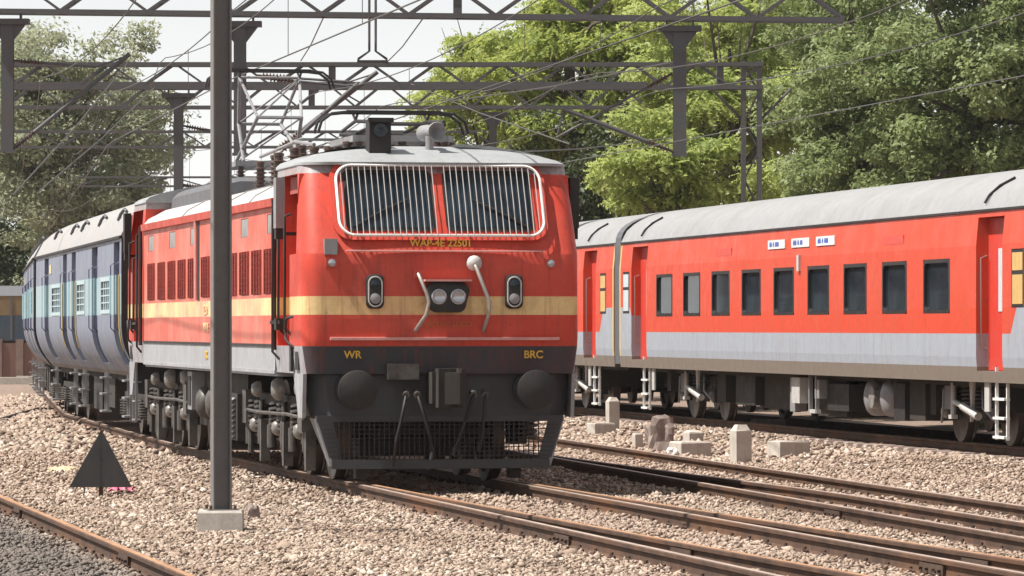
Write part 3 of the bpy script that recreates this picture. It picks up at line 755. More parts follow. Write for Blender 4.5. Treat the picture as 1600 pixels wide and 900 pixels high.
for x, y, s_ in ((.6,-.85,1),(.6,.85,1),(1.6,-.8,1.1),(1.6,.8,1),(2.6,-.9,1.1),(2.6,.9,1),(3.5,-.75,1.2),(3.5,.7,1),(4.3,-.95,1.1),(4.3,.95,1),(5.2,-.85,1),(5.2,.85,1),(6.1,-.6,1),(6.1,.6,1),(6.3,0,1),(2.1,-.2,1.2),(3.0,.2,1.2),(4.9,.1,1.1)):
    zz = 3.52-.09*abs(y)**1.5
    link('roof_insulator', ime, loco, (x,y,zz-.02), None, (s_,s_,s_*1.05))
b = MB(); b.tube([(.6,-.85,3.86),(1.6,-.8,3.90),(2.6,-.9,3.88),(3.5,-.75,3.96),(4.3,-.95,3.9),(5.2,-.85,3.83)], .022, 6); b.tube([(.6,.85,3.86),(1.6,.8,3.88),(3.5,.7,3.88),(5.2,.85,3.83)], .022, 6)
b.tube([(2.1,-.2,3.98),(3.0,.2,3.98),(3.5,-.75,3.96)], .02, 6); b.tube([(4.9,.1,3.92),(6.3,0,3.86)], .02, 6)
b.build('roof_busbar', M['greymetal'], loco, 60)
for i, (x, y, sx, sy, sz) in enumerate(((2.0,.35,.8,.5,.34),(3.9,-.1,.55,.9,.28),(5.6,-.45,.5,.35,.26),(5.7,.5,.5,.4,.24),(1.0,0,.6,.8,.22))):
    m = MB(); m.cbox((x,y,3.50+sz/2),(sx,sy,sz)); m.cyl((x-sx*.35,y,3.5+sz),(x-sx*.35,y,3.5+sz+.14),.07,n=8); m.cyl((x+sx*.3,y,3.5+sz),(x+sx*.3,y,3.5+sz+.1),.05,n=8); m.build('roof_switchgear', M['brown'] if i%2 else M['greymetal'], loco)

def pantograph(root, x0, z0, raised, head):
    p = empty('pantograph'); p.parent = root
    b = MB()
    for y in (-.55,.55): b.box(x0-.85,x0+.85,y-.035,y+.035,z0,z0+.07)
    for x in (-.8,0,.8): b.box(x0+x-.035,x0+x+.035,-.55,.55,z0+.005,z0+.075)
    b.build('base_frame', M['greymetal'], p)
    for x in (-.75,.75):
        for y in (-.5,.5): link('insulator', ime, p, (x0+x,y,z0-.30), None, (.8,.8,.85))
    a = MB()
    if raised:
        zk = z0+(head-z0)*.48
        for s_ in (-1,1):
            a.tube([(x0-.45,s_*.42,z0+.08),(x0+1.0,s_*.30,zk)], .026, 6); a.tube([(x0+1.0,s_*.30,zk),(x0-.02,s_*.42,head-.12)], .022, 6)
            a.tube([(x0+.45,s_*.42,z0+.08),(x0-1.0,s_*.30,zk)], .026, 6); a.tube([(x0-1.0,s_*.30,zk),(x0+.02,s_*.42,head-.12)], .022, 6)
        for x in (-1.0,1.0):
            a.tube([(x0+x,-.3,zk),(x0+x,.3,zk)], .025, 6); a.tube([(x0+x,-.3,zk),(x0+x*.1,.40,head-.14)], .014, 5)
        a.tube([(x0-.45,-.42,z0+.08),(x0+1.0,.30,zk)], .014, 5); a.tube([(x0,-.42,head-.12),(x0,.42,head-.12)], .02, 6)
    else:
        for s_ in (-1,1):
            a.tube([(x0-.3,s_*.45,z0+.10),(x0+1.35,s_*.38,z0+.17)], .026, 6); a.tube([(x0+1.35,s_*.38,z0+.20),(x0,s_*.42,z0+.27)], .022, 6)
            a.tube([(x0+.3,s_*.45,z0+.10),(x0-1.35,s_*.38,z0+.17)], .026, 6); a.tube([(x0-1.35,s_*.38,z0+.20),(x0,s_*.42,z0+.27)], .022, 6)
        for x in (-1.35,1.35): a.tube([(x0+x,-.38,z0+.18),(x0+x,.38,z0+.18)], .024, 6)
        head = z0+.40
    a.build('arm', M['greymetal'] if raised else M['dark'], p, 60)
    h = MB()
    for dx in (-.16,.16):
        h.box(x0+dx-.03,x0+dx+.03,-.55,.55,head-.045,head-.01)
        for s_ in (-1,1): h.tube([(x0+dx,s_*.55,head-.03),(x0+dx,s_*.72,head-.05),(x0+dx,s_*.84,head-.14),(x0+dx,s_*.88,head-.27)], .017, 6)
    for s_ in (-1,1): h.tube([(x0-.16,s_*.42,head-.05),(x0,s_*.42,head-.12),(x0+.16,s_*.42,head-.05)], .016, 5)
    h.build('collector_head', M['dark'], p, 60)
    return p
pantograph(loco, -4.7, 3.90, True, 5.28)
pantograph(loco, 5.55, 3.82, False, 0)

# bogies: three axles each
def wheel_mesh(r, n=28):
    m = MB(); m.lathe((0,0,0),(0,1,0),[(-.065,.10),(-.065,r-.09),(-.07,r-.07),(-.07,r),(.04,r+.004),(.055,r+.028),(.07,r+.026),(.07,r-.07),(.02,r-.10),(.02,.14),(.07,.13),(.07,.07)],n)
    return m.mesh('wheel', M['wheel'], 40)
WL = wheel_mesh(.54)
def spring_mesh(r, h, turns=6):
    m = MB(); pts = [(r*math.cos(2*PI*t*turns/60), r*math.sin(2*PI*t*turns/60), h*t/60) for t in range(61)]
    m.tube(pts, .021, 5); return m.mesh('coil_spring', M['dirtylight'], 60)
SPR = spring_mesh(.10, .36)
CAP = MB().lathe((0,0,0),(0,-1,0),[(0,.155),(.05,.155),(.10,.13),(.13,.09),(.14,.02),(.141,.001)],18).mesh('axle_cap', M['capmetal'], 45)
DMP = MB().cyl((0,0,0),(0,0,.30),.045,n=10).cyl((0,0,.28),(0,0,.52),.03,n=8).mesh('damper', M['dirtylight'], 50)
def loco_bogie(xc, flip):
    b = empty('bogie', (xc,0,0)); b.parent = loco
    f = MB()
    for s_ in (-1,1):
        f.prism([(-2.55,.70),(-2.4,.92),(2.4,.92),(2.55,.70),(2.3,.66),(1.7,.80),(.7,.78),(.2,.66),(-.2,.66),(-.7,.78),(-1.7,.80),(-2.3,.66)], 'y', s_*1.18-.06, s_*1.18+.06)
        f.box(-2.5,2.5,s_*1.26-.02,s_*1.26+.02,.69,.715)
    for x in (-2.5,0,2.5): f.box(x-.12,x+.12,-1.15,1.15,.66,.86)
    f.build('bogie_frame', M['bogie'], b)
    for i, x in enumerate((-1.9,0,1.75)):
        for s_ in (-1,1):
            link('wheel', WL, b, (x,s_*.865,.54), (0,0,0 if s_<0 else PI))
            m = MB(); m.cbox((x,s_*1.17,.54),(.34,.18,.30)); m.box(x-.36,x+.36,s_*1.17-.05,s_*1.17+.05,.40,.47); m.build('axle_box', M['bogie'], b)
            for dx in (-.30,.30): link('coil_spring', SPR, b, (x+dx,s_*1.24,.47))
            if s_ < 0:
                link('axle_cap', CAP, b, (x,-1.26,.54), None, (.6,.8,.6))
                link('axle_cap', CAP, b, (x+.45,-1.30,.97+.03*i), None, ((.62,.8,.62),(.9,1,.9),(.75,.9,.75))[i])
                link('damper', DMP, b, (x+.52,-1.30,.32)); link('damper', DMP, b, (x-.5,-1.30,.30), None, (1.2,1.2,.9))
                m = MB(); m.box(x+.58,x+.70,-1.33,-1.22,.12,.62); m.tube([(x+.2,-1.30,.80),(x+.55,-1.32,.60),(x+.62,-1.30,.30),(x+.35,-1.28,.16)],.022,6); m.build('brake_rigging', M['dirtylight'], b)
        MB().cyl((x,-.95,.54),(x,.95,.54),.09,n=10).build('axle', M['bogie'], b)
    for x in (-.95,.85): MB().cbox((x,0,.55),(.8,1.1,.6)).build('traction_motor', M['bogie'], b)
    m = MB(); m.tube([(-2.6,-1.36,.72),(-1.2,-1.36,.70),(1.2,-1.36,.72),(2.6,-1.36,.70)],.022,6); m.build('sand_pipe', M['dirtylight'], b)
    for x in (-2.35,2.3):
        m = MB(); m.loft([[(x-.17,-1.38,z1),(x+.17,-1.38,z1),(x+.17,-1.16,z1),(x-.17,-1.16,z1)] for z1 in (.55,.60,.95)], True, 0, True); m.cyl((x,-1.30,.2),(x,-1.30,.55),.03,n=8); m.build('sandbox', M['dirtylight'], b)
loco_bogie(5.35, 0); loco_bogie(-5.35, 1)
u = MB(); u.box(-2.4,2.4,-1.25,1.25,.42,1.12); u.build('transformer_tank', M['bogie'], loco)
u = MB(); u.box(1.7,2.85,-1.44,-1.28,.33,.90)
lv = u.build('battery_box', M['dark'], loco)
for i in range(8):
    MB().add([(1.85,-1.445,.38+.064*i),(2.7,-1.445,.38+.064*i),(2.7,-1.50,.355+.064*i),(1.85,-1.50,.355+.064*i),(1.85,-1.50,.363+.064*i),(2.7,-1.50,.363+.064*i),(2.7,-1.445,.40+.064*i),(1.85,-1.445,.40+.064*i)],[(0,1,2,3),(4,5,6,7),(3,2,5,4),(0,3,4,7),(1,6,5,2)]).build('slat', M['greymetal'], lv)
for x in (-1.6,-.6,.5): 
    m = MB(); m.lathe((x,-1.40,.72),(0,1,0),[(0,.02),(.01,.12),(.05,.19),(.10,.21),(.8,.21),(.85,.1)],16); m.build('air_reservoir', M['dirtylight'], loco, 40)
m = MB(); m.box(-2.35,-1.9,-1.42,-1.2,.62,1.12); m.box(-2.28,-1.97,-1.43,-1.42,.68,1.06,1); m.build('equipment_cabinet', [M['greymetal'], M['black']], loco)
for x in (-8.3, 8.3):
    m = MB()
    for z in (.35,.62,.90): m.box(x-.18,x+.18,-1.50,-1.40,z,z+.02)
    for q in (-.18,.18): m.box(x+q-.012,x+q+.012,-1.49,-1.46,.33,1.2)
    if x < 0: m.build('cab_steps', M['greymetal'], loco)

# ------------------------------------------------------------------ red and grey coaches
CO_U = Vector((0.18058,-0.98356,0)); CO_RZ = math.atan2(CO_U.y, CO_U.x)
CO_S0 = Vector((7.881,66.678,ZC)); CH = 14.1
WC = wheel_mesh(.457, 24)
M['fadedletters'] = worn('faded_violet_letters', (0.55,0.075,0.055), 0.5, amt=0.6, dirt=(0.62,0.07,0.045), scale=8)
def make_red_coach(label):
    c = empty('passenger_coach', label=label, cat='train coach', group='red and grey coaches')
    wins = [8.906-2.355*i for i in range(9)]
    holes = [(x-.72,x+.72,1.93,2.735,.05) for x in wins]
    for s_ in (-1,1):
        holes.append((10.99, 12.29, 1.10, 3.30, .20) if s_ > 0 else (-12.95, -11.54, 1.10, 3.30, .20))
        holes.append((12.74, 13.34, 2.00, 2.82, .04) if s_ > 0 else (-13.75, -13.15, 2.00, 2.82, .04))
    yf = lambda z: 1.62 - .05*max(0,(z-2.9)/.55) - .03*max(0,(1.3-z)/.36)
    b = MB()
    for s_ in (-1,1):
        V, F = holed_wall(-CH, CH, .94, 3.40, holes, yf, s_, .05, (1.16,1.3,1.635,2.9)); b.add(V, F)
    b.box(-CH,CH,-1.41,1.41,.96,3.39)
    for s_ in (-1,1): b.box(s_*CH-.01,s_*CH+.01,-1.60,1.60,.95,3.39)
    body = b.build('body', M['lhb'], c)
    prof = []
    for i in range(-12,13):
        t = i/12; y = 1.60*t; z = 3.39 + .68*(1-abs(t)**2.6)**.62 if abs(t) < 1 else 3.39
        prof.append((y, z))
    prof += [(1.5,3.36),(-1.5,3.36)]
    MB().prism(prof, 'x', -CH, CH).build('roof', M['lhb_roof'], c, 45)
    for s_ in (-1,1): MB().prism([(s_*1.56,3.37),(s_*1.60,3.38),(s_*1.60,3.412),(s_*1.56,3.42)], 'x', -CH, CH).build('rain_gutter', M['dark'], c)
    fr = rrect(.715,.40,.09,4)
    fm = MB(); inner = rrect(.645,.345,.07,4)
    fm.loft([[(p[0],.012,p[1]) for p in fr],[(p[0],-.052,p[1]) for p in fr],[(p[0],-.055,p[1]) for p in inner],[(p[0],.012,p[1]) for p in inner]], True)
    fme = fm.mesh('window_frame', M['black'], 40)
    pm = MB(); pm.loft([[(p[0]*.99,.01,p[1]*.99) for p in inner],[(p[0]*.99,-.012,p[1]*.99) for p in inner]], True, 0, True); pme = pm.mesh('window_pane', M['cglass'])
    cm = MB(); n_ = 8
    cm.loft([[(-.53+.24*i/n_, .004+(.01 if i%2 else 0), z) for i in range(n_+1)] for z in (-.34,.34)], False); cme = cm.mesh('curtain', M['frost'])
    for s_ in (-1,1):
        for i, x in enumerate(wins):
            w = link('window_frame', fme, body, (x,s_*1.57,2.333), (0,0,0 if s_<0 else PI)); link('window_pane', pme, w)
        for e in (-1,1):
            xm = 11.64 if e > 0 else -12.245; hw = .645 if e > 0 else .70; yd = s_*1.42
            d = MB().box(xm-hw,xm+hw,yd-.015 if s_<0 else yd-.02,yd+.02 if s_<0 else yd+.015,1.11,3.29).build('door', M['lhb_red'], body)
            dw = MB().box(xm-.12,xm+.38,s_*1.44-.006,s_*1.44+.006,1.95,2.85); dw.build('door_window', M['frostblue'], d)
            MB().tube([(xm+.35*1,s_*1.44,1.75),(xm+.35,s_*1.49,1.78),(xm+.35,s_*1.49,1.95),(xm+.35,s_*1.44,1.98)],.012,5).build('door_handle', M['chrome'], d)
            for q in (-hw+.04,hw-.04):
                MB().tube([(xm+q,s_*1.47,2.75),(xm+q,s_*1.56,2.72),(xm+q,s_*1.56,1.45),(xm+q,s_*1.47,1.42)],.014,6).build('door_handrail', M['chrome'], body, 60)
            # lavatory window in two lights
            xl = 13.04 if e > 0 else -13.45
            w = MB(); w.box(xl-.295,xl+.295,s_*1.60-.02,s_*1.60+.02,2.01,2.81)
            wf = w.build('lavatory_window_frame', M['dark'], body)
            wm = M['frost'] if e > 0 or s_ > 0 else M['frostblue']
            for z0, z1 in ((2.05,2.46),(2.52,2.77)): MB().box(xl-.245,xl+.245,s_*1.615-.012,s_*1.615+.012,z0,z1).build('lavatory_pane', wm, wf)
            # ladder
            l_ = MB(); xl = 12.0 if e > 0 else -11.9; 
            for q in (-.27,.27): l_.box(xl+q-.02,xl+q+.02,s_*1.53-.02,s_*1.53+.02,.13,1.16)
            for z in (.15,.42,.69,.96): l_.box(xl-.28,xl+.28,s_*1.53-.06,s_*1.53+.03,z,z+.035)
            l_.build('step_ladder', M['white'], c)
            MB().box(e*11.28-.12,e*11.28+.12,s_*1.53-.015,s_*1.53+.015,.52,.94).build('footboard_plate', M['light'], c)
            # curved rib on the roof above the door
            pts = []
            for t in (-.985,-.94,-.86,-.76):
                pts.append(((11.3 if e > 0 else -12.2)+(.35 if t > -.9 else 0)*(t+.9)*6, -s_*1.60*t*1.003, 3.39+.68*(1-abs(t)**2.6)**.62+.02))
            MB().tube(pts,.022,6).build('roof_grab_rail', M['dark'], c, 60)
    # destination boards, lamp
    for i, x in enumerate((-1.03, .63, 2.3)):
        bd = MB().box(x-.6,x+.6,-1.622,-1.592,3.06,3.21).build('destination_board', M['white'], body)
        t = MB(); q = x-.48
        for wd in ((.10,.05,.16),(.14,.06,.10),(.12,.05,.15))[i]:
            t.box(q,q+wd*1.7,-1.6255,-1.621,3.10,3.16); t.box(q+.01,q+wd*1.7-.01,-1.6255,-1.621,3.167,3.178); q += wd*1.7+.07
        t.build('board_lettering', M['blueprint'], bd)
    MB().box(.53,.67,-1.66,-1.60,2.66,2.93).build('side_lamp', M['light'], c)
    for x in (-5.0, 6.45): MB().box(x-.6,x+.6,-1.6145,-1.59,3.0,3.13).build('faded_lettering_panel', M['fadedletters'], body)
    # gangways at the ends
    for e in (-1,1):
        gp = [(-1.02,1.05),(-1.02,3.30),(-.7,3.62),(.7,3.62),(1.02,3.30),(1.02,1.05)]
        g = MB(); g.loft([[(e*(CH+x),y*s_,1.05+(z-1.05)*s_) for y,z in gp] for x,s_ in ((0,1),(.06,1.04),(.12,.97),(.18,1.04),(.24,.97),(.3,1.03))], True, 0, True); g.build('gangway', M['gang'], c)
        gp = [(1.59*math.copysign(abs(math.sin(a))**.75,math.sin(a)), 3.34+.68*abs(math.cos(a))**.75) for a in np.linspace(-PI/2,PI/2,21)]
        g = MB(); g.loft([[(e*(CH+x),y,z) for y,z in [(-1.59,1.0)]+gp+[(1.59,1.0)]] for x in (.01,.28)], False); g.build('end_fairing', M['gang'], c)
        for yy in (-.6,.5): MB().tube([(e*CH,yy,1.0),(e*(CH+.18),yy,.6),(e*(CH+.28),yy,.55)],.03,6).build('brake_hose', M['black'], c)
        MB().cbox((e*(CH+.15),0,1.05),(.55,.3,.34)).build('coupler', M['bogie'], c)
    # underframe equipment
    U = MB
    U().box(-13.8,13.8,-1.25,1.25,.86,.95).build('underframe', M['bogie'], c)
    for x in (3.96,4.95):
        U().lathe((x,-1.40,.62),(0,1,0),[(0,.005),(.02,.14),(.06,.24),(.12,.295),(.18,.305),(1.9,.305),(2.0,.2)],22).build('air_reservoir', M['greymetal'], c, 40)
    U().lathe((4.45,-1.42,.62),(0,1,0),[(0,.17),(.03,.18),(.10,.18),(.11,.05)],18).build('isolating_cock', M['capmetal'], c, 40)
    for x0,x1,y0,y1,z0,z1,m in ((6.1,7.0,-1.25,.5,.3,.86,'bogie'),(-7.3,-6.6,-1.2,.9,.36,.86,'bogie'),(1.2,2.6,-1.3,-.9,.36,.80,'dark'),(.2,2.1,-1.2,1.2,.25,.86,'bogie'),(-3.8,-1.0,-1.15,1.15,.30,.86,'bogie'),(5.35,6.0,-1.3,.4,.28,.86,'dark'),(7.1,7.4,-1.2,1.0,.40,.86,'bogie'),(-5.6,-4.1,-1.25,1.1,.34,.86,'dark'),(-.9,.1,-.9,.9,.3,.86,'bogie'),(2.7,5.3,-.9,1.0,.32,.86,'dark'),(10.8,11.1,-1.3,1.2,.5,.86,'bogie'),(-11.1,-10.8,-1.3,1.2,.5,.86,'bogie'),(-.6,-.05,-1.46,-1.30,.45,.88,'light'),(-.95,-.60,-1.40,-1.2,.3,.88,'greymetal'),(.9,1.2,-1.44,-1.3,.55,.86,'greymetal')):
        U().box(x0,x1,y0,y1,z0,z1).build('equipment_box', M[m], c)
    for x in (.55,1.0):
        U().box(x-.03,x+.03,-1.45,-1.39,.3,.95).build('hanger', M['greymetal'], c)
    U().box(.5,1.05,-1.45,-1.37,.30,.36).build('hanger', M['light'], c)
    for xc in (-9.1,9.1):
        bg = empty('bogie', (xc,0,0)); bg.parent = c
        f = MB()
        for s_ in (-1,1):
            f.prism([(-1.7,.55),(-1.55,.66),(-.7,.66),(-.45,.50),(.45,.50),(.7,.66),(1.55,.66),(1.7,.55),(.8,.52),(.5,.36),(-.5,.36),(-.8,.52)], 'y', s_*1.02-.07, s_*1.02+.07)
        f.box(-.15,.15,-1.0,1.0,.4,.7); f.build('bogie_frame', M['bogie'], bg)
        for x in (-1.28,1.28):
            MB().cyl((x,-.9,.457),(x,.9,.457),.085,n=10).build('axle', M['bogie'], bg)
            for s_ in (-1,1):
                link('wheel', WC, bg, (x,s_*.865,.457), (0,0,0 if s_<0 else PI))
                m = MB(); m.cbox((x,s_*1.07,.457),(.26,.16,.24)); m.prism([(x,.40),(x,.52),(x-.55*(1 if x>0 else -1),.50),(x-.55*(1 if x>0 else -1),.42)], 'y', s_*1.10-.05, s_*1.10+.05); m.build('control_arm', M['bogie'], bg)
                link('axle_cap', CAP, bg, (x,s_*1.15,.457), (0,0,0 if s_<0 else PI), (.6,.6,.6))
                MB().lathe((x,s_*.45,.457),(0,1,0),[(-.05,.10),(-.05,.31),(.05,.31),(.05,.10)],20).build('brake_disc', M['wheel'], bg, 40)
                for dx in (-.12,.12): link('coil_spring', SPR, bg, (x+dx,s_*1.07,.56), None, (.9,.9,.7))
        for s_ in (-1,1):
            for dx in (-.28,.28): link('coil_spring', SPR, bg, (dx,s_*1.02,.50), None, (1.5,1.5,1.0))
            m = MB(); m.tube([(.85,s_*1.28,.42),(.25,s_*1.34,.56)],.062,10); m.tube([(.25,s_*1.34,.56),(-.35,s_*1.30,.62)],.042,10); m.build('yaw_damper', M['light'], bg, 60)
            m = MB(); m.cyl((-.62,s_*1.24,.38),(-.62,s_*1.24,.9),.04,n=8); m.box(-.70,-.54,s_*1.24-.05,s_*1.24+.05,.36,.42); m.build('damper', M['light'], bg)
            m = MB(); m.prism([(.40,.95),(.62,.95),(.56,.62),(.50,.34),(.44,.34),(.46,.62)], 'y', s_*1.27-.02, s_*1.27+.02); m.build('anti_roll_link', M['light'], bg)
            m = MB(); m.box(-1.05,-.75,s_*1.2-.05,s_*1.2+.05,.5,.85); m.tube([(-1.0,s_*1.28,.8),(-.95,s_*1.3,.5),(-1.2,s_*1.25,.3)],.02,6); m.build('brake_piping', M['greymetal'], bg)
            MB().tube([(1.0,s_*1.26,.85),(1.15,s_*1.3,.55),(1.5,s_*1.2,.35)],.02,6).build('brake_piping', M['greymetal'], bg)
    return c
lhb = make_red_coach('long red and grey coach whose whole row of nine windows shows')
lhb.location = CO_S0 - CO_U*8.906; lhb.rotation_euler = (0,0,CO_RZ)
l2 = copy_tree(lhb); l2['label'] = 'red and grey coach half hidden behind the locomotive nose'; l2.location = CO_S0 - CO_U*(8.906+28.76)
l3 = copy_tree(lhb); l3['label'] = 'red and grey coach beyond the near door, cut off by the picture edge'; l3.location = CO_S0 - CO_U*(8.906-28.76)

# ------------------------------------------------------------------ blue coaches behind the locomotive
def make_blue_coach(label, L=20.8):
    c = empty('luggage_coach', label=label, cat='train coach', group='blue coaches behind the locomotive')
    h = L/2
    def yf(z):
        if z > 1.75: return 1.62 - .02*max(0,z-2.8)
        t = (1.75-z)/.80; return 1.62 - .34*t**2.2
    X = lambda s: h-s
    doors = [(.35,1.45),(4.75,6.0),(9.75,10.75),(12.0,13.0),(17.0,18.2)]
    wins = [(2.2,3.9),(7.6,9.3),(13.6,15.9)]
    ez = tuple(np.round(np.arange(1.02,1.80,.11),3))
    holes = [(X(b),X(a),1.13,3.0,.07) for a,b in doors] + [(X(b),X(a),1.98,2.42,.04) for a,b in wins]
    b = MB()
    for s_ in (-1,1):
        V, F = holed_wall(-h, h, .95, 3.08, holes, yf, s_, .05, ez+(1.9,2.5)); b.add(V, F)
    b.prism([(-1.40,1.3),(-1.2,.98),(1.2,.98),(1.40,1.3),(1.40,3.07),(-1.40,3.07)], 'x', -h, h)
    body = b.build('body', M['icf'], c, 25)
    for e in (-1,1): 
        rp = [(-yf(z)*.995,z) for z in np.linspace(.96,3.05,12)]+[(yf(z)*.995,z) for z in np.linspace(3.05,.96,12)]
        MB().prism(rp, 'x', e*h-.02, e*h+.02).build('end_wall', M['dark'], c)
        gp = [(-.75,1.05),(-.75,3.2),(-.5,3.4),(.5,3.4),(.75,3.2),(.75,1.05)]
        g = MB(); g.loft([[(e*(h+x),y*s_,1.05+(z-1.05)*s_) for y,z in gp] for x,s_ in ((0,1),(.08,1.05),(.16,.96),(.24,1.05),(.32,.97))], True, 0, True); g.build('gangway', M['black'], c)
        for y in (-.9,.9): MB().lathe((e*h,y,1.05),(e,0,0),[(0,.12),(.3,.1),(.45,.08),(.46,.2),(.5,.2),(.51,.01)],14).build('buffer', M['dark'], c, 40)
    prof = []
    for i in range(-10,11):
        t = i/10; prof.append((1.64*t, 3.06+.80*(1-abs(t)**2.3)**.62 if abs(t)<1 else 3.06))
    prof += [(1.5,3.02),(-1.5,3.02)]
    MB().prism(prof, 'x', -h, h).build('roof', M['icf_roof'], c, 45)
    for s_ in (-1,1):
        MB().box(-h,h,s_*1.63-.02,s_*1.63+.025,3.04,3.08).build('rain_gutter', M['dark'], c)
        for i, (a,bb) in enumerate(doors):
            rr = [[(x,s_*(yf(z)-.075),z) for x in (X(bb)+.01,X(a)-.01)] for z in np.linspace(1.13,2.99,14)]
            d = MB(); d.loft(rr, False); do = d.build('sliding_door', M['icf_door'], body, 30)
            for xx in ((X(a)+.07,) if i in (0,2) else ((X(bb)-.07,) if i == 3 else ())):
                rr = [[(xx+q,s_*(yf(z)+.012),z) for q in (-.09,.09)] for z in np.linspace(1.35,2.50,10)]
                MB().loft(rr, False).build('ochre_stripe', M['icf_yellow'], body, 30)
            for q in (X(a)-.05,X(bb)+.05):
                MB().tube([(q,s_*1.60,2.7),(q,s_*1.67,2.65),(q,s_*1.67,1.7),(q,s_*1.6,1.62)],.009,5).build('door_handrail', M['icf_door'], body)
            l_ = MB(); xm = (X(a)+X(bb))/2
            for q in (-.22,.22): l_.box(xm+q-.02,xm+q+.02,s_*1.42-.02,s_*1.42+.02,.34,.98)
            for z in (.34,.62,.88): l_.box(xm-.25,xm+.25,s_*1.42-.10,s_*1.42+.06,z,z+.03)
            l_.build('footstep', M['greymetal'], c)
        for a,bb in wins:
            x0, x1 = X(bb), X(a)
            f = MB(); f.box(x0-.09,x1+.09,s_*1.625-.006,s_*1.625+.016,1.92,1.975); f.box(x0-.09,x1+.09,s_*1.625-.006,s_*1.625+.016,2.425,2.485)
            for q in (x0-.09,x1): f.box(q,q+.09,s_*1.625-.006,s_*1.625+.016,1.975,2.425)
            fo = f.build('window_frame', M['icf_light'], body)
            MB().box(x0,x1,s_*1.585-.003,s_*1.585+.003,1.98,2.42).build('window_pane', M['cglass'], fo)
            g = MB(); nx_ = max(3,int((x1-x0)/.42))
            for i in range(1,nx_): g.box(x0+(x1-x0)*i/nx_-.05,x0+(x1-x0)*i/nx_+.05,s_*1.61-.008,s_*1.61+.008,1.98,2.42)
            for i in range(1,4): g.box(x0,x1,s_*1.615-.006,s_*1.615+.006,1.98+.11*i-.010,1.98+.11*i+.010)
            g.build('window_bars', M['icf_light'], fo)
        MB().box(X(16.6),X(16.1),s_*1.62-.01,s_*1.62+.03,2.70,2.86).build('route_board', M['cream'], body)
        for s0 in (2.0,6.0,10.0,12.5,17.0):
            t = .82; z = 3.06+.80*(1-t**2.3)**.62
            m = MB(); x = X(s0)
            m.tube([(x-.08,s_*1.64*.915,3.06+.80*(1-.915**2.3)**.62+.01),(x-.05,s_*1.64*.89,3.06+.80*(1-.89**2.3)**.62+.07),(x+.04,s_*1.64*.86,3.06+.80*(1-.86**2.3)**.62+.09),(x+.14,s_*1.64*.845,3.06+.80*(1-.845**2.3)**.62+.03)],.028,6)
            m.build('roof_vent', M['gang'], c, 60)
    MB().box(-h+.2,h-.2,-1.15,1.15,.84,.98).build('underframe', M['bogie'], c)
    for xc in (-7.3,7.3):
        bg = empty('bogie', (xc,0,0)); bg.parent = c
        f = MB()
        for s_ in (-1,1): f.prism([(-2.0,.5),(-1.9,.68),(1.9,.68),(2.0,.5),(1.6,.52),(.8,.46),(-.8,.46),(-1.6,.52)], 'y', s_*1.1-.06, s_*1.1+.06)
        f.box(-.2,.2,-1.1,1.1,.4,.7); f.build('bogie_frame', M['bogie'], bg)
        for x in (-1.45,1.45):
            MB().cyl((x,-.95,.457),(x,.95,.457),.08,n=8).build('axle', M['bogie'], bg)
            for s_ in (-1,1):
                link('wheel', WC, bg, (x,s_*.865,.457), (0,0,0 if s_<0 else PI))
                MB().cbox((x,s_*1.12,.457),(.28,.16,.26)).build('axle_box', M['bogie'], bg)
                for dx in (-.28,.28): link('coil_spring', SPR, bg, (x+dx,s_*1.14,.30), None, (1,1,.7))
        for s_ in (-1,1):
            m = MB(); m.box(-.5,.5,s_*1.15-.05,s_*1.15+.05,.22,.30); m.build('spring_plank', M['bogie'], bg)
            for dx in (-.25,.25): link('coil_spring', SPR, bg, (dx,s_*1.12,.28), None, (1.3,1.3,.8))
    for x0,x1,z0,m in ((-3.8,-2.0,.35,'bogie'),(-.8,1.2,.30,'dark'),(2.2,3.9,.38,'bogie')):
        MB().box(x0,x1,-1.2,1.2,z0,.86).build('equipment_box', M[m], c)
    for y in (-.6,.6): MB().lathe((4.2,y,.6),(1,0,0),[(0,.02),(.05,.17),(1.0,.17),(1.05,.02)],14).build('vacuum_cylinder', M['bogie'], c, 40)
    return c
def place_blue(c, front, u, L=20.8):
    u = Vector((*u,0)).normalized(); cc = Vector((*front,0)) + u*(L/2)
    c.location = cc; c.rotation_euler = (0,0,math.atan2(-u.y,-u.x)); return cc + u*(L/2)
icf = make_blue_coach('blue luggage coach coupled straight behind the red locomotive')
e1 = place_blue(icf, (-4.25,67.30), (-.166,.986))
i2 = copy_tree(icf); i2['label'] = 'second blue coach of the train, a sliver beyond the first'
e2 = place_blue(i2, (e1.x-.12, e1.y+.75), (-.118,.993))

